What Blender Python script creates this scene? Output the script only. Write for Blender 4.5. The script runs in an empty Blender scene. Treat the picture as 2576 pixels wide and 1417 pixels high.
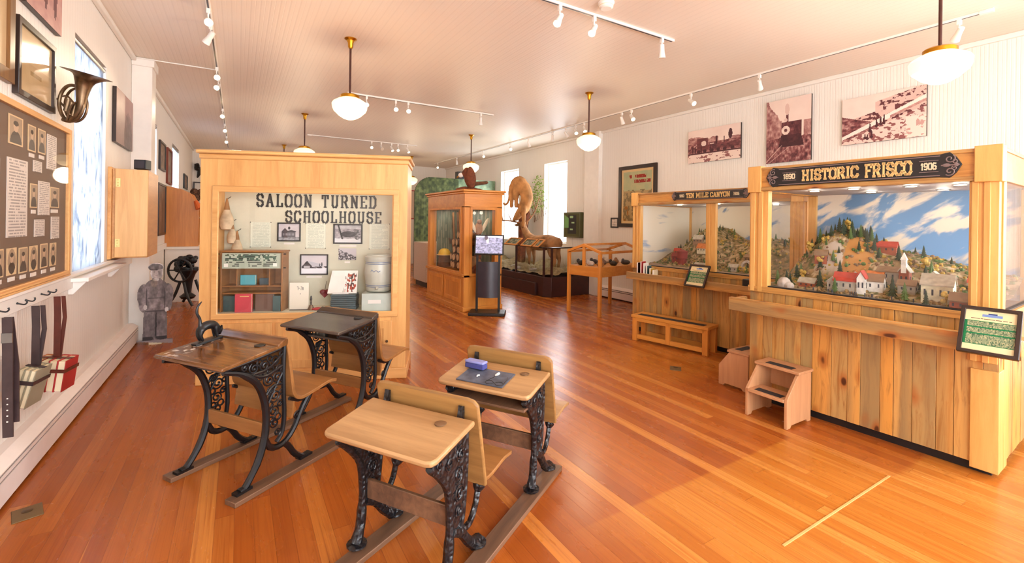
import bpy, bmesh, math, random
import numpy as np
from mathutils import Matrix, Vector
random.seed(7)
S = bpy.context.scene
COL = S.collection
# ------------------------------------------------------------------ camera, world, exposure
YAW = math.radians(31.17); ROLL = math.atan(.0135)
cF = Vector((math.sin(YAW), math.cos(YAW), 0)); cR0 = Vector((math.cos(YAW), -math.sin(YAW), 0)); cU0 = Vector((0, 0, 1))
cR = cR0*math.cos(ROLL)+cU0*math.sin(ROLL); cU = -cR0*math.sin(ROLL)+cU0*math.cos(ROLL)
cam = bpy.data.cameras.new('camera'); cam_o = bpy.data.objects.new('camera', cam); COL.objects.link(cam_o)
cam.sensor_width = 36; cam.lens = 36*1139/2576; cam.shift_y = -(708.5-558.3)/2576; cam.clip_start = .05
cam_o.matrix_world = Matrix(((cR.x, cU.x, -cF.x, 0), (cR.y, cU.y, -cF.y, 0), (cR.z, cU.z, -cF.z, 1.5), (0, 0, 0, 1)))
S.camera = cam_o
S.view_settings.view_transform = 'Standard'; S.view_settings.look = 'None'; S.view_settings.gamma = 1
S.view_settings.use_curve_mapping = False
S.view_settings.exposure = -0.16
S.cycles.use_denoising = True
S.cycles.max_bounces = 8; S.cycles.diffuse_bounces = 5; S.cycles.transparent_max_bounces = 16
S.cycles.sample_clamp_indirect = 6
W = bpy.data.worlds.new('sky'); S.world = W; W.use_nodes = True
WB = W.node_tree.nodes['Background']; WB.inputs[0].default_value = (.88, .94, 1, 1); WB.inputs[1].default_value = 12.0
def portal(loc, rot, sx, sy):
    l = bpy.data.lights.new('window_portal', 'AREA'); l.shape = 'RECTANGLE'; l.size = sx; l.size_y = sy
    l.cycles.is_portal = True
    o = bpy.data.objects.new('window_portal', l); o.location = loc; o.rotation_euler = rot; COL.objects.link(o)
def area(name, loc, rot, sx, sy, power, col=(1, 1, 1)):
    l = bpy.data.lights.new(name, 'AREA'); l.shape = 'RECTANGLE'; l.size = sx; l.size_y = sy; l.energy = power; l.color = col
    o = bpy.data.objects.new(name, l); o.location = loc; o.rotation_euler = rot; COL.objects.link(o); return o
H90 = math.pi/2
XL, XR, YN, YF, ZC = -1.10, 6.43, -3.2, 15.3, 3.4
# daylight from the tall street windows in the wall behind the camera and from the side windows
for x, e in ((.2, 135), (2.6, 76), (5.0, 34)):
    area('street_window_light', (x, YN-.25, 1.75), (H90, 0, 0), 1.5, 2.5, e, (.80, .91, 1))
area('side_window_light', (XR+.3, -1.2, 1.95), (0, H90, 0), 1.9, 1.2, 190, (.80, .91, 1))
RW = [(8.22, 9.12), (10.31, 11.27)]                 # right wall windows (Y range)
LW = [(4.78, 5.76), (8.5, 8.95), (10.85, 12.05)]    # left wall windows
for a, b in RW: portal((XR+.2, (a+b)/2, 1.98), (0, H90, 0), 1.9, b-a)
for a, b in LW: portal((XL-.2, (a+b)/2, 1.98), (0, -H90, 0), 1.9, b-a)

# ------------------------------------------------------------------ node helpers
def lin(r, g, b):
    f = lambda c: (c/255/12.92 if c/255 <= .04045 else ((c/255+.055)/1.055)**2.4)
    return (f(r), f(g), f(b), 1)
class G:
    def __init__(s, name):
        s.m = bpy.data.materials.new(name); s.m.use_nodes = True; s.t = s.m.node_tree; s.n = s.t.nodes
        s.b = s.n['Principled BSDF']; s.out = s.n['Material Output']
    def put(s, sock, v):
        if isinstance(v, bpy.types.NodeSocket): s.t.links.new(v, sock)
        elif isinstance(v, (tuple, list)) and sock.type == 'RGBA' and len(v) == 3: sock.default_value = (*v, 1)
        else: sock.default_value = v
    def node(s, typ, out=0, **kw):
        n = s.n.new('ShaderNode'+typ); ins = kw.pop('ins', {})
        for k, v in kw.items(): setattr(n, k, v)
        for k, v in ins.items(): s.put(n.inputs[k], v)
        return n.outputs[out]
    def math(s, op, a, b=0.0, c=0.0): return s.node('Math', operation=op, ins={0: a, 1: b, 2: c})
    def pos(s): return s.node('TexCoord', 3)
    def sep(s, v):
        n = s.n.new('ShaderNodeSeparateXYZ'); s.put(n.inputs[0], v); return n.outputs
    def comb(s, x, y, z): return s.node('CombineXYZ', ins={0: x, 1: y, 2: z})
    def scale(s, v, sc, loc=(0, 0, 0), rot=(0, 0, 0)): return s.node('Mapping', ins={0: v, 1: loc, 2: rot, 3: sc})
    def noise(s, v, sc=1, det=3, rough=.5, dist=0): return s.node('TexNoise', 0, ins={'Vector': v, 'Scale': sc, 'Detail': det, 'Roughness': rough, 'Distortion': dist})
    def white(s, v): return s.node('TexWhiteNoise', 0, noise_dimensions='3D', ins={'Vector': v})
    def ramp(s, f, *st, interp='LINEAR'):
        n = s.n.new('ShaderNodeValToRGB'); s.put(n.inputs[0], f); n.color_ramp.interpolation = interp; e = n.color_ramp.elements
        while len(e) < len(st): e.new(.5)
        for q, (p, c) in zip(e, st): q.position = p; q.color = c if len(c) == 4 else (*c, 1)
        return n.outputs[0]
    def mix(s, f, a, b, mode='MIX'):
        n = s.n.new('ShaderNodeMix'); n.data_type = 'RGBA'; n.blend_type = mode
        s.put(n.inputs[0], f); s.put(n.inputs[6], a); s.put(n.inputs[7], b); return n.outputs[2]
    def smooth(s, x, a, b): return s.node('MapRange', interpolation_type='SMOOTHSTEP', ins={0: x, 1: a, 2: b, 3: 0.0, 4: 1.0})
    def bump(s, h, st=.3, d=.01): s.put(s.b.inputs['Normal'], s.node('Bump', ins={'Height': h, 'Strength': st, 'Distance': d}))
    def fin(s, col=None, rough=.5, metal=0, spec=.5, **kw):
        if col is not None: s.put(s.b.inputs['Base Color'], col)
        s.put(s.b.inputs['Roughness'], rough); s.put(s.b.inputs['Metallic'], metal); s.put(s.b.inputs['Specular IOR Level'], spec)
        for k, v in kw.items(): s.put(s.b.inputs[k.replace('_', ' ')], v)
        return s.m
def plain(name, c, rough=.5, metal=0, var=.06, sc=8, spec=.5):
    g = G(name); c = lin(*c)
    n = g.noise(g.pos(), sc, 3)
    d = tuple(x*(1-var*2) for x in c[:3]); l = tuple(min(1, x*(1+var)) for x in c[:3])
    return g.fin(g.ramp(n, (.3, d), (.7, l)), rough, metal, spec)
def emit(name, c, st):
    g = G(name); c = lin(*c); g.fin(c, .4); g.put(g.b.inputs['Emission Color'], c); g.put(g.b.inputs['Emission Strength'], st); return g.m
def wood(name, dark, light, axis='z', rough=.35, isl=.12, scale=1.0, pores=0):
    g = G(name); sc = {'x': (2.2, 26, 26), 'y': (26, 2.2, 26), 'z': (26, 26, 2.2)}[axis]
    isr = g.node('NewGeometry', 8)
    p = g.node('VectorMath', operation='ADD', ins={0: g.pos(), 1: g.comb(g.math('MULTIPLY', isr, 13.1), g.math('MULTIPLY', isr, 7.7), g.math('MULTIPLY', isr, 17.3))})
    a = g.noise(g.scale(p, tuple(x*scale for x in sc)), 1, 5, .62, .6); b = g.noise(g.scale(p, tuple(x*.22*scale for x in sc)), 1, 2)
    c = g.ramp(g.math('ADD', g.math('MULTIPLY', a, .55), g.math('MULTIPLY', b, .45)), (.3, lin(*dark)), (.68, lin(*light)))
    v = g.math('ADD', 1-isl, g.math('MULTIPLY', isr, isl*2))
    c = g.mix(1.0, c, g.comb(v, v, v), 'MULTIPLY')
    g.bump(a, .08, .002)
    return g.fin(c, rough)
def pine(name, bright=1.0, axis='z', kn=6.6):
    """knotty boards: every board (a loose island) has its own tone, grain offset and knots"""
    g = G(name); isr = g.node('NewGeometry', 8)
    off = g.comb(g.math('MULTIPLY', isr, 31.7), g.math('MULTIPLY', isr, 11.3), g.math('MULTIPLY', isr, 23.9))
    p = g.node('VectorMath', operation='ADD', ins={0: g.pos(), 1: off})
    st = {'z': (1, 1, .45), 'x': (.45, 1, 1), 'y': (1, .45, 1)}[axis]
    kp = g.node('VectorMath', operation='ADD', ins={0: g.scale(p, tuple(kn*q for q in st)), 1: g.scale(g.node('TexNoise', 1, ins={'Vector': p, 'Scale': 5.0}), (.35, .35, .35))})
    vo = g.node('TexVoronoi', 0, ins={'Vector': kp, 'Scale': 1.0, 'Randomness': 1.0})
    gs = {'z': (34, 34, 1.6), 'x': (1.6, 34, 34), 'y': (34, 1.6, 34)}[axis]
    wv = g.math('MULTIPLY', g.math('SUBTRACT', .5, vo), .9)
    gr = g.noise(g.node('VectorMath', operation='ADD', ins={0: g.scale(p, gs), 1: g.comb(wv, wv, wv)}), 1, 4, .6, 1.0)
    bl = g.noise(g.scale(p, tuple(q*.16 for q in gs)), 1, 2)
    tone = g.ramp(isr, (0, lin(206, 142, 70)), (.2, lin(214, 164, 98)), (.38, lin(176, 138, 88)), (.52, lin(214, 152, 76)), (.7, lin(164, 136, 96)), (.85, lin(218, 170, 102)), (1, lin(170, 130, 78)))
    c = g.mix(g.math('MULTIPLY', g.smooth(gr, .42, .72), .85), tone, lin(148, 98, 50))
    c = g.mix(g.math('MULTIPLY', g.smooth(bl, .5, .68), .75), c, lin(138, 118, 90))
    c = g.mix(g.math('MULTIPLY', g.smooth(bl, .48, .25), .55), c, lin(226, 150, 62))
    c = g.mix(g.math('MULTIPLY', g.smooth(vo, .34, .12), .75), c, lin(160, 88, 36))
    c = g.mix(g.smooth(vo, .15, .08), c, lin(78, 38, 18))
    c = g.mix(1.0, c, (bright, bright*.96, bright*.80, 1), 'MULTIPLY')
    g.bump(gr, .1, .002)
    return g.fin(c, .38)
def bead(name, ax, pitch, col, rough=.45, depth=1.0):
    g = G(name); q = g.sep(g.pos())[ax]
    t = g.math('PINGPONG', g.math('DIVIDE', q, pitch), .5)
    gr = g.smooth(t, 0.0, .14); mid = g.smooth(g.math('ABSOLUTE', g.math('SUBTRACT', t, .5)), 0.0, .07)
    h = g.math('MULTIPLY', gr, mid)
    n = g.noise(g.pos(), 1.3, 4)
    c = g.mix(n, tuple(x*.94 for x in lin(*col)[:3])+(1,), lin(*col))
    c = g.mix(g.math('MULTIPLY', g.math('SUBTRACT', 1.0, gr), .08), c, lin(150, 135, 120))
    g.bump(h, .32*depth, .005)
    return g.fin(c, rough, 0, .4)
def floor_mat():
    g = G('fir_floorboards'); x, y, z = g.sep(g.pos())
    bw = .082; bx = g.math('DIVIDE', x, bw); bi = g.math('FLOOR', bx)
    r1 = g.white(g.comb(bi, 3.0, 0.0)); yy = g.math('ADD', g.math('DIVIDE', y, 3.1), g.math('MULTIPLY', r1, 9.0)); yi = g.math('FLOOR', yy)
    r2 = g.white(g.comb(bi, yi, 1.0)); r3 = g.white(g.comb(bi, yi, 5.0))
    off = g.math('MULTIPLY', r2, 40.0)
    pv = g.comb(g.math('ADD', g.math('MULTIPLY', x, 55.0), off), g.math('MULTIPLY', y, 1.1), off)
    gr = g.noise(pv, 1, 4, .6, .8); big = g.noise(g.pos(), .55, 2)
    base = g.ramp(r2, (0, lin(150, 76, 26)), (.35, lin(163, 86, 30)), (.7, lin(174, 96, 35)), (.9, lin(184, 108, 43)), (.97, lin(200, 128, 58)))
    c = g.mix(g.math('MULTIPLY', g.smooth(gr, .4, .75), .5), base, lin(138, 64, 22))
    fine = g.noise(g.comb(g.math('ADD', g.math('MULTIPLY', x, 190.0), off), g.math('MULTIPLY', y, 1.6), off), 1, 2)
    c = g.mix(g.math('MULTIPLY', g.smooth(fine, .55, .75), .35), c, lin(120, 54, 20))
    # pale sapwood tapering along the edge of a few boards
    fx = g.math('FRACT', bx)
    edge = g.math('SUBTRACT', g.noise(g.comb(off, g.math('MULTIPLY', y, .35), 2.0), 1, 1), g.math('ADD', .47, g.math('MULTIPLY', r3, .42)))
    c = g.mix(g.math('MULTIPLY', g.smooth(g.math('SUBTRACT', edge, g.math('MULTIPLY', fx, .42)), .0, .02), .7), c, lin(204, 126, 52))
    # honey coloured tint over the boards at near right and by the bench
    m1 = g.math('MULTIPLY', g.smooth(g.math('ADD', x, g.math('MULTIPLY', y, .12)), 1.45, 2.15), g.math('MULTIPLY', g.smooth(x, 3.39, 3.36), g.smooth(y, 1.725, 1.70)))
    m2 = g.math('MULTIPLY', g.smooth(y, 1.15, 1.10), g.smooth(x, 2.1, 2.5))
    m3 = g.math('MULTIPLY', g.math('MULTIPLY', g.smooth(y, 2.7, 3.0), g.smooth(y, 4.3, 3.6)), g.math('MULTIPLY', g.smooth(x, 3.0, 3.8), .8))
    m = g.math('MAXIMUM', g.math('MAXIMUM', m1, m2), m3)
    am = g.mix(g.smooth(gr, .38, .75), g.ramp(r2, (0, lin(184, 110, 36)), (.5, lin(194, 124, 48)), (1, lin(204, 138, 62))), lin(174, 98, 32))
    c = g.mix(g.math('MULTIPLY', m, .85), c, am)
    c = g.mix(g.math('MULTIPLY', big, .15), c, lin(152, 70, 26))
    gap = g.math('MULTIPLY', g.smooth(fx, 0.0, .03), g.smooth(fx, 1.0, .985))
    fy = g.math('FRACT', yy); gap = g.math('MULTIPLY', gap, g.smooth(fy, 0.0, .0016))
    c = g.mix(g.math('MULTIPLY', g.math('SUBTRACT', 1.0, gap), .55), c, lin(90, 40, 18))
    wob = g.noise(g.scale(g.pos(), (9, 1.2, 1)), 1, 2)
    g.bump(g.math('ADD', g.math('MULTIPLY', gap, .6), g.math('MULTIPLY', wob, .25)), .12, .004)
    sc = g.noise(g.scale(g.pos(), (3, 1, 1)), 2.2, 4)
    return g.fin(c, g.math('ADD', .22, g.math('MULTIPLY', sc, .1)), 0, .34)
def glass_mat(name='display_glass', k=.75, tint=(1, 1, 1, 1)):
    g = G(name); tr = g.node('BsdfTransparent', ins={0: tint}); gl = g.node('BsdfGlossy', ins={'Roughness': .02})
    fc = g.node('LayerWeight', 1, ins={0: .5}); f = g.math('MULTIPLY', g.math('ADD', .035, g.math('MULTIPLY', g.math('POWER', fc, 5.0), .9)), k)
    g.t.links.new(g.node('MixShader', ins={0: f, 1: tr, 2: gl}), g.out.inputs[0]); return g.m
def attr_mat(name, rough=.5, spec=.4, glow=0):
    g = G(name); c = g.node('Attribute', 0, attribute_name='Col'); g.fin(c, rough, 0, spec)
    if glow: g.put(g.b.inputs['Emission Color'], c); g.put(g.b.inputs['Emission Strength'], glow)
    return g.m
M = {}
M['floor'] = floor_mat()
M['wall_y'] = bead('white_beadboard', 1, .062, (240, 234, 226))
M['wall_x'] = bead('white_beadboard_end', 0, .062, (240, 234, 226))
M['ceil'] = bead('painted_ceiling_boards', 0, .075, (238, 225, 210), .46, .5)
M['white'] = plain('white_paint', (240, 234, 226), .4, 0, .02)
M['heater'] = plain('heater_enamel', (238, 226, 220), .4, 0, .02)
M['oak'] = wood('golden_oak', (206, 146, 82), (238, 186, 118))
M['oakx'] = wood('golden_oak_rail', (206, 146, 82), (238, 186, 118), 'x')
M['oaky'] = wood('golden_oak_side', (200, 138, 74), (232, 178, 110), 'y')
M['oak2'] = wood('amber_oak', (180, 106, 36), (220, 148, 66))
M['oak2x'] = wood('amber_oak_rail', (180, 106, 36), (220, 148, 66), 'x')
M['fir'] = wood('orange_fir', (186, 116, 44), (222, 156, 72), 'x')
M['desk'] = wood('worn_desk_top', (140, 100, 60), (184, 144, 98), 'y', .42)
M['deskedge'] = wood('worn_desk_board', (122, 84, 44), (180, 134, 76), 'y', .45)
M['deskd'] = wood('dark_varnished_top', (74, 46, 26), (138, 92, 52), 'y', .16)
M['deskb'] = wood('black_worn_top', (44, 38, 36), (92, 78, 66), 'y', .2)
M['seat'] = wood('brown_seat_wood', (124, 80, 42), (170, 118, 66), 'y', .35)
M['runner'] = wood('weathered_runner', (72, 50, 38), (136, 98, 70), 'x', .5)
M['pine'] = pine('knotty_pine_boards')
M['pinex'] = pine('knotty_pine_rail', .95, 'x', 7.5)
M['post'] = wood('clear_pine_post', (192, 134, 62), (226, 178, 104), 'z', .35)
M['redpine'] = wood('pinkish_pine', (172, 120, 80), (204, 152, 108), 'z', .5)
M['iron'] = plain('black_cast_iron', (20, 19, 22), .36, .1, .25, 30, .6)
def relief_iron():
    g = G('cast_iron_relief'); p = g.pos(); v = g.node('TexVoronoi', 0, feature='SMOOTH_F1', ins={'Vector': p, 'Scale': 46.0}); n = g.noise(p, 30, 3)
    g.bump(g.math('ADD', v, g.math('MULTIPLY', n, .6)), .9, .012); return g.fin(lin(24, 22, 25), .3, .1, .6)
M['relief'] = relief_iron()
M['black'] = plain('black_plastic', (24, 23, 24), .4, 0, .15)
M['charcoal'] = plain('charcoal_panel', (52, 48, 56), .35, 0, .1)
M['brass'] = plain('brass', (196, 140, 40), .28, 1, .12, 12)
M['oldbrass'] = plain('tarnished_horn_brass', (128, 104, 78), .36, .85, .3, 14)
M['steel'] = plain('steel', (150, 148, 146), .3, 1, .1)
M['glass'] = glass_mat()
M['glass2'] = glass_mat('clear_pane', .35)
M['dark'] = plain('dark_brown_frame', (46, 30, 22), .35, 0, .15)
M['maroon'] = plain('maroon_plinth', (60, 28, 24), .45, 0, .12)
M['rod'] = plain('bronze_rod', (78, 44, 36), .4, .5, .1)
M['globe'] = emit('lit_opal_glass', (255, 238, 198), 1.12)
M['bulb'] = emit('lit_lamp', (255, 226, 176), 14)
M['bulbo'] = plain('unlit_lamp', (226, 206, 180), .3)
M['paper'] = plain('white_paper', (236, 228, 218), .7, 0, .03)
M['cream'] = plain('cream_paper', (232, 216, 180), .7, 0, .04)
M['leather'] = plain('brown_leather', (92, 38, 26), .4, 0, .15, 20)
M['leatherd'] = plain('dark_leather', (62, 46, 46), .35, 0, .12, 20)
M['art'] = attr_mat('printed_picture', .45)
M['artg'] = attr_mat('glossy_picture', .12)
M['screen'] = attr_mat('lit_screen', .2, .5, .9)
M['paint'] = attr_mat('painted_model', .8, .2)
M['letter'] = plain('dark_grey_letters', (44, 46, 44), .5)
M['gold'] = plain('gold_paint_letters', (226, 188, 122), .5)
M['signb'] = plain('black_sign_board', (30, 26, 26), .4)
M['rubber'] = plain('black_tread', (40, 38, 42), .7)
M['stone'] = plain('stoneware', (186, 186, 170), .3, 0, .05)
M['fur'] = plain('tan_fur', (176, 122, 70), .9, 0, .22, 6)
M['fur2'] = plain('deer_fur', (158, 112, 70), .9, 0, .25, 6)
M['bone'] = plain('antler', (150, 102, 62), .6, 0, .2)
M['leaf'] = plain('green_leaf', (126, 156, 56), .6, 0, .2)
M['bark'] = plain('brown_bark', (104, 68, 42), .85, 0, .25, 20)
M['mesh'] = plain('reddish_brown_wood', (120, 62, 34), .8, 0, .25, 14)  # reddish brown base colour for the snag, log, perch and eagle

# ------------------------------------------------------------------ mesh helpers
class MB:
    def __init__(s): s.v = []; s.f = []
    def add(s, vs, fs):
        o = len(s.v); s.v += [tuple(map(float, v)) for v in vs]; s.f += [tuple(i+o for i in f) for f in fs]; return s
    def box(s, x0, x1, y0, y1, z0, z1):
        return s.add([(x0, y0, z0), (x1, y0, z0), (x1, y1, z0), (x0, y1, z0), (x0, y0, z1), (x1, y0, z1), (x1, y1, z1), (x0, y1, z1)],
                     [(0, 3, 2, 1), (4, 5, 6, 7), (0, 1, 5, 4), (1, 2, 6, 5), (2, 3, 7, 6), (3, 0, 4, 7)])
    def hexa(s, p): return s.add(p, [(0, 3, 2, 1), (4, 5, 6, 7), (0, 1, 5, 4), (1, 2, 6, 5), (2, 3, 7, 6), (3, 0, 4, 7)])
    def prism(s, poly, a0, a1, axis='y'):
        """extrude a 2D outline along an axis; the outline is (x,z) for y, (y,z) for x, (x,y) for z"""
        f = {'y': lambda p, a: (p[0], a, p[1]), 'x': lambda p, a: (a, p[0], p[1]), 'z': lambda p, a: (p[0], p[1], a)}[axis]
        n = len(poly); vs = [f(p, a0) for p in poly]+[f(p, a1) for p in poly]
        return s.add(vs, [tuple(range(n)), tuple(range(2*n-1, n-1, -1))]+[(i, i+n, (i+1) % n+n, (i+1) % n) for i in range(n)])
    def ring(s, outer, inner, a0, a1, axis='y'):
        """frame between two outlines with the same number of points"""
        f = {'y': lambda p, a: (p[0], a, p[1]), 'x': lambda p, a: (a, p[0], p[1]), 'z': lambda p, a: (p[0], p[1], a)}[axis]
        n = len(outer); vs = [f(p, a) for a in (a0, a1) for q in (outer, inner) for p in q]; fs = []
        for i in range(n):
            j = (i+1) % n
            fs += [(i, j, n+j, n+i), (2*n+i, 3*n+i, 3*n+j, 2*n+j), (i, 2*n+i, 2*n+j, j), (n+i, n+j, 3*n+j, 3*n+i)]
        return s.add(vs, fs)
    def frame(s, x0, x1, z0, z1, w, y0, y1):
        return s.ring([(x0, z0), (x1, z0), (x1, z1), (x0, z1)], [(x0+w, z0+w), (x1-w, z0+w), (x1-w, z1-w), (x0+w, z1-w)], y0, y1)
    def lathe(s, prof, c=(0, 0, 0), n=24):
        k = len(prof); vs = [(c[0]+r*math.cos(2*math.pi*i/n), c[1]+r*math.sin(2*math.pi*i/n), c[2]+z) for r, z in prof for i in range(n)]
        fs = [(j*n+i, j*n+(i+1) % n, (j+1)*n+(i+1) % n, (j+1)*n+i) for j in range(k-1) for i in range(n)]
        fs += [tuple(range(n-1, -1, -1)), tuple((k-1)*n+i for i in range(n))]
        return s.add(vs, fs)
    def tube(s, path, r, n=8, flat=None):
        """swept tube; r a number or a list; flat = (axis vector, factor) squashes it along an axis"""
        P = [Vector(p) for p in path]; R = r if isinstance(r, (list, tuple)) else [r]*len(P); vs = []; up = None
        for i, p in enumerate(P):
            d = (P[min(i+1, len(P)-1)]-P[max(i-1, 0)]).normalized()
            if up is None: up = d.orthogonal().normalized()
            up = (up-d*up.dot(d)); up = up.normalized() if up.length > 1e-6 else d.orthogonal().normalized()
            b = d.cross(up)
            for k in range(n):
                o = (up*math.cos(2*math.pi*k/n)+b*math.sin(2*math.pi*k/n))*R[i]
                if flat: a = Vector(flat[0]); o = o-a*o.dot(a)*(1-flat[1])
                vs.append(p+o)
        m = len(P); fs = [(j*n+k, j*n+(k+1) % n, (j+1)*n+(k+1) % n, (j+1)*n+k) for j in range(m-1) for k in range(n)]
        fs += [tuple(range(n-1, -1, -1)), tuple((m-1)*n+k for k in range(n))]
        return s.add(vs, fs)
    def ball(s, c, r, n=14, m=9, rot=None):
        r = (r, r, r) if not isinstance(r, (tuple, list)) else r; vs = []
        for j in range(1, m):
            for i in range(n):
                t = math.pi*j/m; v = Vector((r[0]*math.sin(t)*math.cos(2*math.pi*i/n), r[1]*math.sin(t)*math.sin(2*math.pi*i/n), r[2]*math.cos(t)))
                vs.append(v)
        vs += [Vector((0, 0, r[2])), Vector((0, 0, -r[2]))]
        if rot is not None: vs = [rot @ v for v in vs]
        vs = [v+Vector(c) for v in vs]; a = len(vs)-2; fs = [(a, i, (i+1) % n) for i in range(n)]
        fs += [(j*n+i, (j+1)*n+i, (j+1)*n+(i+1) % n, j*n+(i+1) % n) for j in range(m-2) for i in range(n)]
        fs += [(a+1, (m-2)*n+(i+1) % n, (m-2)*n+i) for i in range(n)]
        return s.add(vs, fs)
    def sweep(s, path, w0, w1, th):
        """a bent board: the (x,z) path gives its middle, thickness th, running from y=w0 to w1"""
        P = [Vector((p[0], p[1])) for p in path]; up = []; dn = []
        for i, p in enumerate(P):
            d = (P[min(i+1, len(P)-1)]-P[max(i-1, 0)]).normalized(); nn = Vector((-d.y, d.x))*th/2
            up.append(p+nn); dn.append(p-nn)
        n = len(P); vs = [(q.x, y, q.y) for y in (w0, w1) for L in (up, dn) for q in L]; fs = []
        for i in range(n-1):
            fs += [(i, i+1, 2*n+i+1, 2*n+i), (n+i, 3*n+i, 3*n+i+1, n+i+1), (i, n+i, n+i+1, i+1), (2*n+i, 2*n+i+1, 3*n+i+1, 3*n+i)]
        fs += [(0, 2*n, 3*n, n), (n-1, 2*n-1, 4*n-1, 3*n-1)]
        return s.add(vs, fs)
    def xf(s, mat): s.v = [tuple(mat @ Vector(v)) for v in s.v]; return s
    def build(s, name, mat, parent=None, bevel=0, smooth=True, loc=None, rz=0):
        me = bpy.data.meshes.new(name); me.from_pydata(s.v, [], s.f)
        bm = bmesh.new(); bm.from_mesh(me); bmesh.ops.recalc_face_normals(bm, faces=bm.faces); bm.to_mesh(me); bm.free()
        me.materials.append(M[mat] if isinstance(mat, str) else mat)
        if smooth:
            me.polygons.foreach_set('use_smooth', [True]*len(me.polygons)); me.set_sharp_from_angle(angle=math.radians(30))
        o = bpy.data.objects.new(name, me); COL.objects.link(o)
        if parent: o.parent = parent
        if loc is not None: o.location = loc
        o.rotation_euler.z = rz
        if bevel:
            b = o.modifiers.new('soft_edges', 'BEVEL'); b.width = bevel; b.segments = 2; b.limit_method = 'ANGLE'; b.angle_limit = math.radians(40)
        return o
def tag(o, label=None, cat=None, group=None, kind=None):
    if label: o['label'] = label
    if cat: o['category'] = cat
    if group: o['group'] = group
    if kind: o['kind'] = kind
    return o
def thing(name, label, cat, loc=(0, 0, 0), rz=0, group=None):
    o = bpy.data.objects.new(name, None); COL.objects.link(o); o.location = loc; o.rotation_euler.z = rz; o.empty_display_size = .1
    return tag(o, label, cat, group)
def copy_tree(o, parent=None):
    c = o.copy(); COL.objects.link(c); c.parent = parent
    for ch in list(o.children): copy_tree(ch, c)
    return c
def struct(name, mb, mat, bevel=0): return tag(mb.build(name, mat, bevel=bevel), kind='structure')
def Bx(*a): return MB().box(*a)
def spiral(c, r0, r1, a0, turns, y=0, n=26):
    return [(c[0]+(r0+(r1-r0)*t)*math.cos(a0+turns*2*math.pi*t), y, c[1]+(r0+(r1-r0)*t)*math.sin(a0+turns*2*math.pi*t)) for t in [i/(n-1) for i in range(n)]]
def bez(pts, n=20):
    """smooth curve through the points (Catmull-Rom)"""
    P = [Vector(p) for p in pts]; P = [P[0]*2-P[1]]+P+[P[-1]*2-P[-2]]; out = []; k = len(P)-3
    for j in range(n):
        t = j/(n-1)*k; i = min(int(t), k-1); u = t-i; a, b, c, d = P[i:i+4]
        out.append(.5*((2*b)+(c-a)*u+(2*a-5*b+4*c-d)*u*u+(3*b-a-3*c+d)*u**3))
    return out
def fused(name, limbs, mat, parent=None, voxel=.012, it=6, root=None):
    """one continuous body: tapering limbs laid over each other, fused into a single skin"""
    mb = MB()
    for path, r in limbs:
        k = max(8, 3*len(path)); P = bez(path, k) if len(path) > 2 else [Vector(path[0]).lerp(Vector(path[1]), i/(k-1)) for i in range(k)]
        R = [float(q) for q in np.interp(np.linspace(0, 1, k), np.linspace(0, 1, len(r)), r)]
        mb.tube(P, R, 12).ball(P[0], R[0]*.98, 10, 7).ball(P[-1], R[-1]*.98, 10, 7)
    o = mb.build(name, mat, parent)
    m = o.modifiers.new('fuse', 'REMESH'); m.mode = 'VOXEL'; m.voxel_size = voxel; m.use_smooth_shade = True
    q = o.modifiers.new('relax', 'SMOOTH'); q.iterations = it; q.factor = .5
    return o
# painted pictures: a fine grid whose face colours come from a function of (u, v), both 0..1, v upward
def vn(u, v, s, seed=0):
    x, y = u*s, v*s; xi, yi = np.floor(x), np.floor(y); fx, fy = x-xi, y-yi; fx = fx*fx*(3-2*fx); fy = fy*fy*(3-2*fy)
    h = lambda a, b: np.modf(np.abs(np.sin(a*127.1+b*311.7+seed*74.7)*43758.5453))[0]
    return (h(xi, yi)*(1-fx)+h(xi+1, yi)*fx)*(1-fy)+(h(xi, yi+1)*(1-fx)+h(xi+1, yi+1)*fx)*fy
def fbm(u, v, s, seed=0, o=4): return sum(vn(u, v, s*2**i, seed+i)/2**(i+1) for i in range(o))/(1-.5**o)
def lerp(a, b, t): t = np.clip(t, 0, 1)[..., None]; return np.array(a)*(1-t)+np.array(b)*t
def over(c, m, col):
    m = np.clip(m.astype(float), 0, 1)[..., None]; return c*(1-m)+np.array(col)*m
def rect(u, v, a, b, c, d): return (u > a) & (u < b) & (v > c) & (v < d)
def ell(u, v, cx, cy, rx, ry): return ((u-cx)/rx)**2+((v-cy)/ry)**2 < 1
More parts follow.
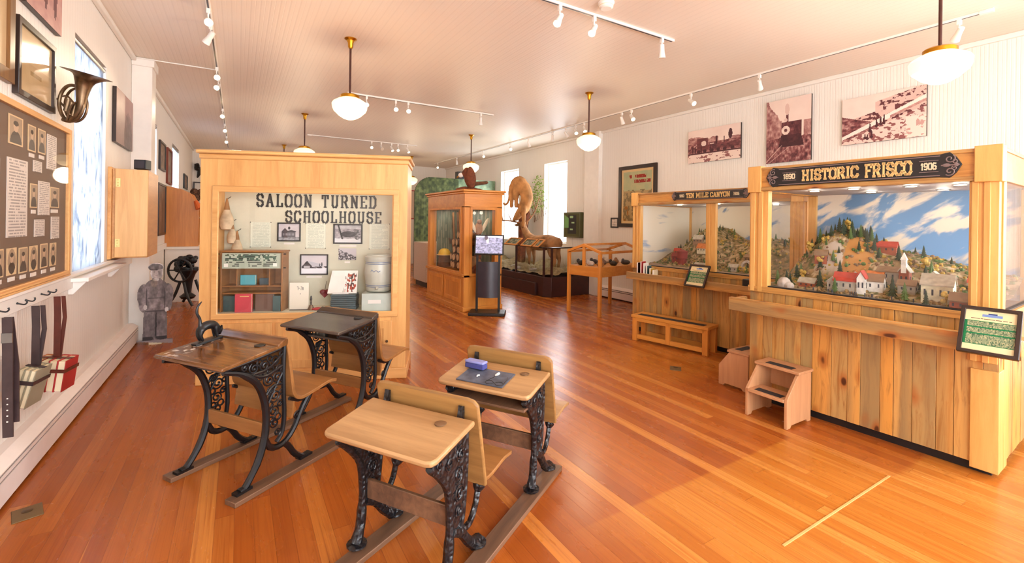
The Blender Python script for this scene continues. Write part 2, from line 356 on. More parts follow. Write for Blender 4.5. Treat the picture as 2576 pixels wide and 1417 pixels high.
def painted(name, w, h, nx, ny, fn, mat='art', parent=None, x=0, y=0, z=0, mask=None, th=0):
    """picture in the local xz plane facing -y; lower left corner at (x, y, z); a mask cuts it to an outline th thick"""
    gu, gv = np.meshgrid((np.arange(nx)+.5)/nx, (np.arange(ny)+.5)/ny); col = np.clip(fn(gu, gv), 0, 1)
    col = np.where(col <= .04045, col/12.92, ((col+.055)/1.055)**2.4)
    keep = np.ones((ny, nx), bool) if mask is None else mask(gu, gv)
    V = []; idx = {}; F = []; C = []
    def vid(i, j, k):
        if (i, j, k) not in idx: idx[i, j, k] = len(V); V.append((x+w*i/nx, y+k*th, z+h*j/ny))
        return idx[i, j, k]
    for j in range(ny):
        for i in range(nx):
            if not keep[j, i]: continue
            c = col[j, i]; F.append((vid(i, j, 0), vid(i+1, j, 0), vid(i+1, j+1, 0), vid(i, j+1, 0))); C.append(c)
            if th:
                F.append((vid(i, j, 1), vid(i, j+1, 1), vid(i+1, j+1, 1), vid(i+1, j, 1))); C.append(c*.9)
                for di, dj, a, b in ((-1, 0, (i, j), (i, j+1)), (1, 0, (i+1, j+1), (i+1, j)), (0, -1, (i+1, j), (i, j)), (0, 1, (i, j+1), (i+1, j+1))):
                    ii, jj = i+di, j+dj
                    if not (0 <= ii < nx and 0 <= jj < ny and keep[jj, ii]):
                        F.append((vid(*a, 0), vid(*b, 0), vid(*b, 1), vid(*a, 1))); C.append(c*.8)
    me = bpy.data.meshes.new(name); me.from_pydata(V, [], F)
    at = me.color_attributes.new('Col', 'FLOAT_COLOR', 'CORNER')
    rep = np.repeat(np.c_[np.array(C), np.ones(len(C))], [len(f) for f in F], axis=0); at.data.foreach_set('color', rep.ravel().astype(np.float32))
    me.materials.append(M[mat]); o = bpy.data.objects.new(name, me); COL.objects.link(o)
    if parent: o.parent = parent
    return o

# ================================================================== the room
Z0, Z1 = 1.02, 2.93
def wall_with_openings(name, x0, x1, ops, y0, y1, mat, z0=Z0, z1=Z1, along='y'):
    mb = MB(); e = y0
    add = (lambda a, b, c, d: mb.box(x0, x1, a, b, c, d)) if along == 'y' else (lambda a, b, c, d: mb.box(a, b, x0, x1, c, d))
    for a, b in sorted(ops):
        add(e, a, 0, ZC); add(a, b, 0, z0); add(a, b, z1, ZC); e = b
    add(e, y1, 0, ZC); return struct(name, mb, mat)
struct('floor', Bx(XL-.25, XR+.25, YN-.25, YF+.25, -.12, 0), 'floor')
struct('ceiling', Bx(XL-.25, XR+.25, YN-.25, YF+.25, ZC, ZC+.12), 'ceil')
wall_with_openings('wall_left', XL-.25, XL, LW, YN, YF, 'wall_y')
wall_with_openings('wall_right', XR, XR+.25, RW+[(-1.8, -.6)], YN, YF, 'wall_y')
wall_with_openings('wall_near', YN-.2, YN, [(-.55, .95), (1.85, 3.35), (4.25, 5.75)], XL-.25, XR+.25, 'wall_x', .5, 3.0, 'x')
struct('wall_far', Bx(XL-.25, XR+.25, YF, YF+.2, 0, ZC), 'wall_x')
struct('trim_1', Bx(XL, XL+.045, YN, 6.93, 3.35, ZC), 'white', .01)
struct('trim_2', Bx(XL, XL+.045, 7.22, YF, 3.35, ZC), 'white', .01)
struct('trim_3', Bx(XR-.045, XR, YN, YF, 3.35, ZC), 'white', .01)
struct('trim_4', MB().box(XL, XL+.195, 6.93, 7.22, 0, ZC).box(XL, XL+.215, 6.91, 7.24, 3.3, ZC), 'white', .006)      # pilaster on the left wall
struct('trim_5', MB().box(XR-.1, XR, 7.05, 7.5, 0, ZC), 'white', .006)                                             # pilaster on the right wall
struct('trim_6', MB().box(XL, XL+.03, YN, 6.93, .95, 1.045).box(XL, XL+.055, YN, 6.93, 1.045, 1.065), 'white', .004)  # peg rail
struct('trim_7', MB().box(XL, XL+.03, 7.22, YF, .95, 1.045), 'white', .004)
struct('trim_8', MB().box(XL, XL+.13, 4.62, 6.0, 1.0, 1.03).prism([(XL, .9), (XL+.03, .9), (XL+.11, 1.0), (XL, 1.0)], 4.68, 4.71).prism([(XL, .9), (XL+.03, .9), (XL+.11, 1.0), (XL, 1.0)], 5.9, 5.93), 'white', .004)  # window stool
def window(n, x, a, b, side):
    mb = MB(); d = .05*side; x0 = x+.12*side
    def fr(y0, y1, z0, z1, w=.045): mb.ring([(y0, z0), (y1, z0), (y1, z1), (y0, z1)], [(y0+w, z0+w), (y1-w, z0+w), (y1-w, z1-w), (y0+w, z1-w)], min(x0, x0+d), max(x0, x0+d), 'x')
    fr(a, b, Z0, Z1, .03)
    if side < 0: fr(a+.02, b-.02, Z0+.02, 2.0, .05); fr(a+.02, b-.02, 1.95, Z1-.02, .05)
    w = struct('window_%d' % n, mb, 'white', .003)
    p = Bx(min(x0, x0+.006), max(x0, x0+.006), a+.03, b-.03, Z0+.03, Z1-.03).build('pane', 'glass2', w)
for i, (a, b) in enumerate(LW): window(i+1, XL, a, b, -1)
for i, (a, b) in enumerate(RW): window(i+4, XR, a, b, 1)
# translucent shades: scrim with grey blotches for the trees behind, lit by the day outside
def shade_mat(name, c0, c1):
    g = G(name); p = g.pos(); n = g.noise(g.scale(p, (1, 3.2, 1.6)), 1.7, 6, .62, 1.6); n2 = g.noise(g.scale(p, (1, 14, 4)), 1, 5, .65, 1.0)
    z = g.sep(p)[2]; f = g.math('MULTIPLY', g.smooth(g.math('ADD', g.math('MULTIPLY', n, .6), g.math('MULTIPLY', n2, .4)), .46, .66), g.smooth(z, 2.55, 1.9))
    c = g.mix(f, lin(*c0), lin(*c1))
    mx = g.node('MixShader', ins={0: .82, 1: g.node('BsdfDiffuse', ins={0: c}), 2: g.node('BsdfTranslucent', ins={0: c})})
    g.t.links.new(mx, g.out.inputs[0]); return g.m
M['shade'] = shade_mat('shade_cloth', (190, 194, 202), (138, 144, 156)); M['shadeplain'] = shade_mat('plain_shade_cloth', (196, 202, 212), (160, 168, 182))
def shade(label, x, a, b, side, mat, group=None):
    t = thing('window_shade', label, 'window shade', (x, a, Z0))
    Bx(-.022*side-.002, -.022*side+.002, .015, b-a-.015, .005, Z1-Z0-.06).build('shade_cloth', mat, t)
    MB().tube([(-.03*side, .008, Z1-Z0-.035), (-.03*side, b-a-.008, Z1-Z0-.035)], .026, 12).build('roller', 'steel', t)
    return t
shade('translucent roller shade with grey streaks filling the window beside the brass horn', XL, *LW[0], 1, 'shade')
shade('plain pale roller shade in the window just past the left wall pilaster', XL, *LW[1], 1, 'shadeplain')
shade('plain pale roller shade in the farthest window of the left wall', XL, *LW[2], 1, 'shadeplain')
# floor strip and outlet plates
tag(Bx(2.2, 3.37, 1.140, 1.150, 0, .0035).build('floor_strip', plain('pale_seam_strip', (222, 170, 104), .4)), 'thin pale seam strip crossing the honey coloured floorboards', 'floor strip')
def plate(label, loc, rz):
    t = thing('floor_outlet', label, 'floor outlet', loc, rz)
    Bx(-.055, .055, -.07, .07, 0, .004).build('cover_plate', plain('worn_brass_plate', (128, 104, 70), .5, .6), t, .002)
    MB().lathe([(.022, 0), (.022, .006), (.018, .007)], (0, .02, 0), 16).build('lid', 'oldbrass', t)
plate('worn brass floor outlet plate near the left baseboard heater', (-.89, 3.2, 0), .3)
plate('small floor outlet plate before the slatted bench', (3.9, 3.13, 0), -.9)
# baseboard heaters
def heater(label, x, y0, y1, side):
    t = thing('baseboard_heater', label, 'heater', (x, y0, 0)); L = y1-y0; s = side
    MB().prism([(.0, .02), (.09*s, .02), (.1*s, .03), (.1*s, .15), (.0, .15)], 0, L, 'y').build('front_cover', 'heater', t, smooth=False)
    MB().prism([(0, .15), (.094*s, .15), (.094*s, .196), (0, .196)], 0, L).build('slot_shade_bar', 'black', t, smooth=False)  # black bar standing in for the shade inside the two slots
    MB().prism([(0, .161), (.1*s, .161), (.1*s, .181), (0, .181)], 0, L).build('damper_blade', 'heater', t, smooth=False)
    MB().prism([(0, .192), (.1*s, .192), (.1*s, .2), (.05*s, .24), (0, .24)], 0, L).build('top_cover', 'heater', t, smooth=False)
    MB().prism([(0, 0), (.07*s, 0), (.07*s, .02), (0, .02)], 0, L).build('foot', 'black', t, smooth=False)
heater('long white baseboard heater along the left wall', XL, YN+.02, 6.9, 1)
heater('short white baseboard heater beside the right wall pilaster', XR, 4.9, 7.0, -1)
tag(MB().tube([(XL+.05, 6.9, 3.385), (-.25, 6.9, 3.385)], .008, 6).build('ceiling_conduit', 'white'), 'thin white conduit crossing from the pilaster to the spotlight track', 'conduit')

# ================================================================== left wall
WL = XL; RL = H90
def framed(name, label, cat, x, y0, y1, z0, z1, fw, fn, frame='dark', nx=24, ny=30, depth=.03, rz=H90, mat='art', mount=None, glass=False):
    w, h = abs(y1-y0), z1-z0
    t = thing(name, label, cat, (x, y0, z0), rz)
    MB().frame(0, w, 0, h, fw, -depth, 0).build('frame', frame, t, .003)
    a = fw*.9
    if mount:
        Bx(a, w-a, -depth*.45, -.002, a, h-a).build('mount', mount[0], t); a += mount[1]
    painted('picture', w-2*a, h-2*a, nx, ny, fn, mat, t, a, -depth*.5, a)
    return t
def canvas(label, x, y0, y1, z0, z1, fn, rz=H90, nx=40, ny=48, th=.03):
    w, h = abs(y1-y0), z1-z0; t = thing('photo_panel', label, 'photograph', (x+(.003 if rz > 0 else -.003), y0, z0), rz)
    Bx(0, w, -th, 0, 0, h).build('backing_panel', 'dark', t, .002)
    painted('photo_print', w, h, nx, ny, fn, 'art', t, 0, -th-.001, 0); return t
SEP = [np.array(c)/255 for c in ((58, 26, 36), (124, 68, 70), (206, 166, 156), (246, 230, 218))]
def sepia(t): t = np.clip(t, 0, 1)*3; c = lerp(SEP[0], SEP[1], t); c = np.where((t > 1)[..., None], lerp(SEP[1], SEP[2], t-1), c); return np.where((t > 2)[..., None], lerp(SEP[2], SEP[3], t-2), c)
def grey(t): t = np.clip(t, 0, 1); return np.stack([.12+.78*t, .11+.76*t, .12+.76*t], -1)
def f_legs(u, v):
    t = .5+.25*fbm(u, v, 6, 2)-.1*v
    for cx in (.25, .5, .78): t = t-.42*ell(u, v, cx, .75, .07, .6)
    return sepia(t)
def f_doc(u, v): return lerp((.84, .74, .58), (.70, .58, .42), fbm(u, v, 3, 5)*.6+.3*(v < .5)-.1*v) - .25*(rect(u, v, .35, .65, .33, .40))[..., None]*np.array((.5, .5, .5))
def f_mauve(u, v): t = .5+.18*v+.1*fbm(u, v, 5, 3)-.25*ell(u, v, .7, .2, .25, .5)*fbm(u, v, 9, 4); return np.stack([t*.95, t*.76, t*.72], -1)
framed('picture_frame', 'dark gilt picture frame cut off at the upper left beside a framed document', 'picture', WL, 3.0, 3.59, 2.225, 3.1, .07, f_doc, wood('gilt_brown_frame', (74, 44, 24), (140, 96, 44)))
canvas('sepia photo panel of standing figures above the dark framed document', WL, 3.72, 4.33, 2.745, 3.2, f_legs)
framed('framed_document', 'dark framed parchment document below the sepia photo panel', 'picture', WL, 3.645, 4.25, 2.19, 2.64, .035, f_doc, mat='artg')
canvas('faded mauve photo panel between the shaded window and the pilaster', WL, 6.0, 6.83, 2.26, 2.82, f_mauve)
# the big oak display of portraits
board = thing('portrait_display', 'large oak framed display of portraits and typed sheets on brown mats', 'display board', (WL, 2.9, 1.065), RL)
MB().frame(0, 1.67, 0, 1.07, .035, -.04, 0).build('frame', 'oakx', board, .004)
Bx(.03, 1.64, -.016, -.002, .03, 1.04).build('mat_board', plain('brown_mat', (112, 88, 70), .7, 0, .04), board)
def port(seed, oval=False):
    def f(u, v):
        c = lerp((.78, .68, .55), (.52, .42, .33), fbm(u, v, 4, seed)*.5+.25)
        c = over(c, ell(u, v, .5, .12, .38, .36), (.22, .17, .14)); c = over(c, ell(u, v, .5, .62, .17, .17), (.80, .68, .56)); c = over(c, ell(u, v, .5, .74, .17, .09), (.18, .13, .1))
        e = ~rect(u, v, .08, .92, .06, .94) if not oval else ~ell(u, v, .5, .5, .42, .47)
        return over(c, e, (.88, .76, .58))
    return f
def typed(seed, rows=22, bg=(.90, .86, .82), ink=(.62, .58, .56)):
    def f(u, v):
        k = np.floor(v*rows); line = (np.modf(v*rows)[0] < .45) & (u > .09) & (u < .92-.3*(vn(k*0+.5, k/7.3, 9, seed) > .75)); return over(np.ones(u.shape+(3,))*np.array(bg), line & (vn(u, k, 40, seed) > .25), ink)
    return f
PB = dict(A=(3.549, 3.743, 1.896, 2.060), B=(3.819, 3.939, 1.889, 2.048), C=(3.98, 4.105, 1.895, 2.049), D=(4.134, 4.314, 1.809, 2.039), E=(3.538, 3.82, 1.375, 1.82), F=(3.864, 3.975, 1.546, 1.695), G=(3.993, 4.193, 1.502, 1.72), H=(4.204, 4.379, 1.554, 1.694), I=(3.935, 4.107, 1.367, 1.474), J=(4.228, 4.388, 1.342, 1.493),
          O0=(3.414, 3.508, 1.165, 1.317), O1=(3.549, 3.676, 1.165, 1.316), O2=(3.71, 3.833, 1.161, 1.311), O3=(3.866, 3.994, 1.158, 1.312), O4=(4.043, 4.167, 1.159, 1.317), O5=(4.213, 4.335, 1.158, 1.314), K=(3.903, 4.047, 1.772, 1.841), Q=(3.2, 3.45, 1.4, 1.8), P=(3.22, 3.4, 1.88, 2.05))
for i, (k, (a, b, c, d)) in enumerate(PB.items()):
    sheet = k in 'DEGIJKQ'
    painted('typed_sheet' if sheet else 'portrait_photo', b-a, d-c, 36 if sheet else 28, {'E': 104, 'I': 40, 'K': 28, 'J': 52}.get(k, 72) if sheet else 40, typed(i, {'E': 26, 'I': 10, 'K': 7, 'J': 13}.get(k, 18)) if sheet else port(i, k[0] == 'O' and i % 2), 'art', board, a-2.9, -.02, c-1.065, None, .003)
    if not sheet and k not in 'AP': Bx(a-2.9+.02, b-2.9-.02, -.02, -.017, c-1.065-.035, c-1.065-.012).build('caption_card', 'paper', board)
Bx(.03, 1.64, -.034, -.031, .03, 1.04).build('glazing', 'glass2', board)
tk = thing('pointer_rack', 'three thin oak sticks stacked on the ledge under the portrait display', 'wooden sticks', (WL+.03, 2.9, 1.066), RL)
for i in range(2): Bx(0, 1.6-.06*i, -.028, .0, .0+.013*i, .011+.013*i).build('stick', 'oakx', tk, .002)
# brass horn, hung out from the wall
horn = thing('french_horn', 'tarnished brass french horn hanging bell up beside the shaded window', 'french horn', (-.965, 4.306, 2.335), -math.radians(31))
K = .00281; hp = lambda u, v, y=0: ((u-200)*K, y, (240-v)*K)
bell = [(217, 182), (216, 200), (212, 222), (206, 245), (200, 262), (190, 280)]
mb = MB(); cen = bez([hp(*p) for p in [(218, 183), (216.5, 189), (213, 198), (210, 211), (208, 225), (206, 240), (203, 262), (194, 282), (178, 298), (160, 296)]], 22)
rad = list(np.interp(np.linspace(0, 1, 22), [0, .06, .16, .3, .45, .6, .8, 1], [.140, .100, .066, .048, .037, .029, .021, .014]))
mb.tube(cen, rad, 28).xf(Matrix.Rotation(.0, 4, 'Y')).build('bell', 'oldbrass', horn)
ring = [hp(180+32*math.cos(a)*.95, 255+46*math.sin(a)*.98) for a in np.linspace(.9, .9+2*math.pi, 40)]
MB().tube(ring, .011, 10).build('tube_coil', 'oldbrass', horn)
MB().tube([(p[0]*.93-.004, .035, p[2]*.93-.008) for p in ring], .008, 8).build('tube_coil', 'oldbrass', horn)
MB().tube(bez([hp(132, 238), hp(146, 246), hp(160, 268, .02), hp(172, 290, .02)], 12), [.012]+[.006]*11, 8).build('mouthpipe', 'oldbrass', horn)
mb = MB()
for i in range(3): mb.tube([hp(178+9*i, 246+6*i, -.012), hp(178+9*i-8, 276+6*i, -.012)], .014, 12)
mb.build('valves', 'oldbrass', horn)
for (a, b) in (((165, 240), (198, 262)), ((176, 300), (206, 250))):
    MB().tube(bez([hp(*a, -.02), hp((a[0]+b[0])/2, (a[1]+b[1])/2-10, -.03), hp(*b, -.02)], 10), .006, 8).build('valve_slide', 'oldbrass', horn)
# straps on the peg rail
def hook(t, x, y):
    MB().tube(bez([(x, y, .0), (x, y-.03, -.01), (x, y-.042, .0), (x, y-.04, .012)], 10), [.007]+[.004]*8+[.005], 8).build('hook', 'black', t)
def strap_thing(name, label, cat, y):
    t = thing(name, label, cat, (XL+.03, y, 1.0), H90); hook(t, -.05, 0); hook(t, .07, 0); return t
FR = Matrix.Rotation(-math.radians(101), 4, 'Z')       # turns a part from the wall's direction to face the room
def ribbon(pts, w, th=.006):
    mb = MB(); P = [Vector(p) for p in pts]
    for a, b in zip(P, P[1:]):
        mb.hexa([(a.x-w/2, a.y-th/2, a.z), (a.x+w/2, a.y-th/2, a.z), (a.x+w/2, a.y+th/2, a.z), (a.x-w/2, a.y+th/2, a.z), (b.x-w/2, b.y-th/2, b.z), (b.x+w/2, b.y-th/2, b.z), (b.x+w/2, b.y+th/2, b.z), (b.x-w/2, b.y+th/2, b.z)])
    return mb
t = strap_thing('leather_strap', 'long dark brown leather strap with punched holes, nearest of the three on hooks', 'strap', 3.34)
def put(mb, name, mat, t, off, bevel=0): return mb.xf(Matrix.Translation(off) @ Matrix.Rotation(-math.radians(101), 4, 'Z')).build(name, mat, t, bevel)
o1 = (.01, -.055, -.03)
put(ribbon([(-.0, 0, 0), (.006, -.005, -.18), (.01, -.01, -.4), (.012, -.005, -.62)], .042), 'strap', 'leatherd', t, o1)
put(ribbon([(.0, .012, 0), (.02, .02, -.25), (.028, .012, -.55)], .038), 'strap_tail', 'leatherd', t, o1)
for i in range(5): put(Bx(.008, .014, -.013, -.009, -.42-.03*i, -.414-.03*i), 'punched_hole', 'paper', t, o1)
put(Bx(-.018, .026, -.012, -.006, -.13, -.08), 'buckle', 'steel', t, o1)
bg = thing('clear_pouch', 'clear pouch of orange and yellow trinkets behind the nearest leather strap', 'pouch', (XL+.004, 3.30, .47), H90)
Bx(0, .28, -.03, 0, 0, .26).build('pouch', plain('milky_plastic', (188, 184, 182), .3), bg, .006)
mb = MB()
for i in range(14): mb.ball((.17+.07*random.random(), -.034, .03+.2*random.random()), (.016, .008, .014), 8, 5)
mb.build('trinkets', plain('orange_plastic', (226, 150, 40), .4, 0, .4, 60), bg)
def book_mb(w, h, d): return MB().box(0, .004, 0, d, 0, h).box(w-.004, w, 0, d, 0, h).box(.004, w-.004, d-.005, d, 0, h), MB().box(.004, w-.004, .006, d-.006, .006, h-.006)
def hung_books(label, y, ztop, n, mats, wd, hh, tilt, strapmat, sw, xoff, zlow):
    t = strap_thing('book_bundle', label, 'strapped books', y); o = (.012, -.06, -.03)
    put(ribbon([(0, 0, 0), (.004, 0, -.12), (.012, -.02, zlow-.03)], sw), 'strap', strapmat, t, o)
    put(ribbon([(.028, .01, 0), (.036, .012, -.14), (.02, -.01, zlow-.03)], sw*.6), 'strap', strapmat, t, o)
    R = Matrix.Translation((xoff-.03, -.11, zlow-hh)) @ Matrix.Rotation(tilt, 4, 'Y')
    for i in range(n):
        c, p = book_mb(wd, hh, .15); sh = Matrix.Translation((i*wd, 0, 0))
        b = put(c.xf(R @ sh), 'book', mats[i % len(mats)], t, o, .0015); put(p.xf(R @ sh), 'pages', 'cream', b, o)
    put(MB().box(-.005, n*wd+.005, -.007, -.003, hh*.62, hh*.62+.022).box(-.007, -.003, -.007, .155, hh*.62, hh*.62+.022).box(n*wd+.002, n*wd+.006, -.007, .155, hh*.62, hh*.62+.022).box(-.005, n*wd+.005, .06, .085, hh, hh+.004).xf(R), 'band', strapmat, t, o)
    return t
M['redbook'] = plain('red_cloth', (170, 38, 40), .5); M['tanbook'] = plain('tan_cloth', (196, 120, 74), .6); M['greybook'] = plain('grey_green_cloth', (150, 140, 116), .6); M['brownbook'] = plain('brown_cloth', (124, 54, 34), .6)
hung_books('three thin grey books strapped together, hanging on the middle hooks', 3.70, 0, 3, ['greybook', 'greybook', 'greybook'], .026, .22, .24, 'leatherd', .036, -.035, -.33)
hung_books('four red and brown books strapped together, hanging on the hooks nearest the window', 4.07, 0, 4, ['tanbook', 'brownbook', 'redbook', 'redbook'], .042, .2, .12, 'leather', .034, -.06, -.38)
# oak wall cabinet and the small black speaker on it
cb = thing('wall_cabinet', 'light oak wall cabinet with two brass hinges left of the boy standee', 'cabinet', (XL, 5.86, 1.075), 0)
Bx(0, .03, 0, .7, 0, .915).build('back_board', 'oaky', cb, .003)
Bx(.03, .31, .03, .7, .01, .9).build('body', 'oaky', cb, .003)
dr = Bx(.055, .315, 0, .03, .02, .9).build('door', 'oak', cb, .004)
for z in (.12, .72):
    h = MB().box(.06, .098, -.006, 0, z, z+.085)
    for dz in (.015, .042, .07): h.ball((.079, -.007, z+dz), .006, 8, 5)
    h.build('hinge', plain('bright_brass', (230, 206, 130), .35, .3), dr, .001)
sp = thing('speaker', 'small black speaker sitting on the oak wall cabinet', 'speaker', (-.86, 6.05, 1.992), -.35)
Bx(-.055, .055, -.05, .05, 0, .1).build('housing', 'black', sp, .006); Bx(-.045, .045, -.054, -.05, .01, .09).build('grille', 'charcoal', sp)
# boy standee: a cut out photograph on board
def boy_mask(u, v):
    m = ell(u, v, .52, .875, .16, .095) | ell(u, v, .50, .945, .20, .05) | rect(u, v, .42, .62, .76, .83)
    m |= ell(u, v, .51, .69, .30, .11) | rect(u, v, .26, .78, .40, .72)
    m |= ell(u, v, .20, .60, .17, .14) | ell(u, v, .82, .60, .15, .14) | ell(u, v, .20, .50, .13, .1) | ell(u, v, .82, .50, .12, .1)
    m |= (v < .45) & (u > .20-.06*(.4-v)) & (u < .80+.04*(.4-v))
    m |= (v < .06) & (u > .02) & (u < .96)
    return m & (v > .05*(1-u))
def boy(u, v):
    n = fbm(u, v, 9, 3); n2 = fbm(u, v*2, 22, 8); c = grey(.46+.22*(n-.5)+.2*(n2-.5)); c[..., 0] += .015
    c = over(c, (v > .81), (.84, .83, .84)); c = over(c, ell(u, v, .525, .872, .125, .078), (.74, .71, .71)); c = over(c, ell(u, v, .62, .87, .05, .06)*.35, (.55, .52, .53))
    c = over(c, (ell(u, v, .5, .94, .19, .045) & (v > .913+.02*(u-.5))), (.44, .42, .43)); c = over(c, ell(u, v, .43, .915, .13, .012), (.33, .31, .32)); c = over(c, (fbm(u, v, 18, 9) > .55)*.35*ell(u, v, .5, .95, .19, .04), (.62, .6, .6))
    c = over(c, (ell(u, v, .455, .886, .02, .006) | ell(u, v, .575, .884, .02, .006))*.8, (.40, .37, .38)); c = over(c, ell(u, v, .515, .866, .014, .012)*.6, (.60, .57, .57)); c = over(c, ell(u, v, .52, .843, .032, .004)*.8, (.50, .45, .46))
    c = over(c, ell(u, v, .51, .792, .08, .018), (.80, .79, .79)); c = over(c, ell(u, v, .46, .75, .09, .05)*.25, (.62, .52, .38))
    c = c*(.62+.8*fbm(u*2, v*3, 5, 21))[..., None]; c = over(c, (v < .42)*.22, (.22, .21, .22)); c = over(c, ell(u, v, .5, .41, .27, .012)*.6, (.24, .23, .24)); c = over(c, ell(u, v, .52, .24, .022, .17)*.85, (.14, .13, .14)); c = over(c, ell(u, v, .27, .56, .02, .13)*.6, (.18, .17, .18)); c = over(c, ell(u, v, .74, .56, .02, .13)*.6, (.18, .17, .18))
    c = over(c, ell(u, v, .80, .42, .05, .03), (.86, .85, .86)); c = over(c, ell(u, v, .24, .46, .05, .03), (.8, .78, .78)); c = over(c, rect(u, v, .3, .74, .56, .575)*.4, (.2, .2, .2))
    c = over(c, (v < .1) & (ell(u, v, .28, .08, .17, .035) | ell(u, v, .68, .09, .17, .035)), (.20, .19, .2)); return over(c, (v < .055), (.58, .54, .55))
st = thing('cardboard_standee', 'grey cut out photograph of a boy in overalls and cap standing by the heater', 'standee', (-1.0, 6.72, 0), math.radians(-2))
painted('photo_board', .36, .965, 84, 200, boy, 'art', st, 0, 0, 0, boy_mask, .012)
Bx(.12, .24, .012, .16, 0, .3).build('easel_foot', 'cream', st)
# far left corner
def f_dim(seed): return lambda u, v: lerp((.62, .5, .4), (.28, .2, .16), fbm(u, v, 5, seed)*1.3-.1)
for nm, lab, y0, y1, z0, z1, fr, sd in (('picture_frame', 'dark framed picture on the left wall just past the pilaster window', 9.1, 9.75, 2.27, 2.74, 'dark', 1), ('picture_frame', 'reddish framed picture beside the farthest left window', 10.0, 10.65, 2.1, 2.74, 'brownbook', 2),
      ('picture_frame', 'small dark picture high on the left wall past the last window', 12.9, 13.7, 2.18, 2.52, 'black', 3), ('wall_panel', 'tall brown framed panel low on the left wall before the oak unit', 8.98, 9.85, 1.2, 2.05, 'dark', 4)):
    framed(nm, lab, 'picture', XL, y0, y1, z0, z1, .035, f_dim(sd), fr, depth=.03)
un = thing('display_unit', 'tall oak display unit with a clipped front corner on a white plinth', 'display unit', (XL, 9.95, .98))
for y in (0, .9): MB().prism([(0, 0), (.49, 0), (.49, .68), (.36, .96), (.24, 1.02), (.08, 1.06), (0, 1.07)], y, y+.03).build('side_panel', 'oak2', un, .003)
Bx(0, .03, .03, .9, 0, 1.05).build('back_panel', 'oak2', un); Bx(.03, .47, .03, .9, 0, .03).build('base_shelf', 'oak2', un); Bx(.03, .46, .03, .9, .5, .53).build('shelf', 'oak2', un)
tag(MB().box(XL+.01, -.55, 9.9, 10.95, 0, .93).box(XL+.01, -.53, 9.88, 10.97, .93, .98).build('white_plinth', 'white', None, .004), 'white plinth under the clipped oak display unit', 'plinth')
tag(MB().tube([(-.66, 9.93, 1.80), (-.60, 9.9, 1.66)], [.03, .06], 10).build('felt_pennant', plain('orange_felt', (224, 108, 46), .7)), 'small orange felt piece at the edge of the clipped oak unit', 'pennant')
mc = thing('treadle_machine', 'ornate black cast iron treadle machine standing before the white plinth', 'machine', (-.72, 9.45, 0), -.5)
for s in (-1, 1):
    MB().tube(bez([(.03*s, s*.15, .42), (.10*s, s*.17, .2), (.2*s, s*.19, .03)], 10), .022, 8).build('leg', 'iron', mc); MB().tube(bez([(-.03*s, s*.15, .42), (-.10*s, s*.17, .2), (-.2*s, s*.19, .03)], 10), .022, 8).build('leg', 'iron', mc)
MB().lathe([(.09, .0), (.12, .04), (.05, .1), (.07, .3), (.11, .42), (.15, .48), (.15, .53)], (0, 0, .12), 16).build('column', 'iron', mc)
wheel = MB().tube([(.19*math.cos(a), -.2, .62+.19*math.sin(a)) for a in np.linspace(0, 2*math.pi, 30)], .018, 8)
for k in range(6): wheel.tube([(0, -.2, .62), (.19*math.cos(k*1.047), -.2, .62+.19*math.sin(k*1.047))], .01, 6)
wheel.build('flywheel', 'iron', mc)
mb = MB()
for k in range(16): mb.ball((random.uniform(-.16, .16), random.uniform(-.12, .12), random.uniform(.62, .84)), random.uniform(.03, .07), 8, 6)
mb.build('ornament', 'iron', mc)
hu = thing('wooden_hutch', 'wooden hutch with dark shelf contents at the far left corner', 'hutch', (-1.07, 13.4, 0))
Bx(0, .9, .4, .42, 0, 1.86).build('back_panel', 'oak2', hu); 
for x in (0, .87): Bx(x, x+.03, 0, .4, 0, 1.86).build('side_panel', 'oak2', hu)
for z in (.5, 1.0, 1.27, 1.6, 1.83): Bx(.03, .87, 0, .4, z, z+.03).build('shelf', 'oak2x', hu)
for i, (z, h) in enumerate(((1.3, .24), (1.63, .17))):
    for k in range(5): tag(MB().lathe([(.06, 0), (.07, h*.3), (.05, h*.7), (.03, h)], (-.98+.16*k, 13.52, z), 12).build('jar', 'dark' if (k+i) % 2 else 'charcoal'), 'small dark jar on the far corner hutch', 'jar', 'dark jars on the far hutch')
bk = MB(); rb = random.Random(4)
for k in range(14): bk.ball((-.95+.3*rb.random(), 13.55+.15*rb.random(), 1.93+.22*rb.random()), .05+.05*rb.random(), 8, 6)
tag(bk.build('dried_plant', plain('dry_brown_flowers', (112, 78, 58), .9, 0, .35, 30)), 'brown dried flower bundle on top of the far corner hutch', 'dried flowers')
hr = thing('hat_rack', 'dark wall rack hung high on the far wall above the hutch', 'rack', (-1.07, YF-.003, 2.19))
MB().frame(0, .62, 0, .3, .03, -.05, 0).box(.2, .23, -.05, 0, 0, .3).box(.4, .43, -.05, 0, 0, .3).build('rack_frame', 'dark', hr)
tag(MB().tube(bez([(-.96, YF-.06, 3.0), (-1.0, YF-.08, 2.9), (-.93, YF-.06, 2.78), (-.98, YF-.06, 2.6)], 12), [.02, .05, .07, .05, .06, .08, .06, .04, .05, .04, .03, .015], 8).build('wall_bracket', 'iron'), 'black iron bracket high on the far wall left of the schoolhouse case', 'bracket')

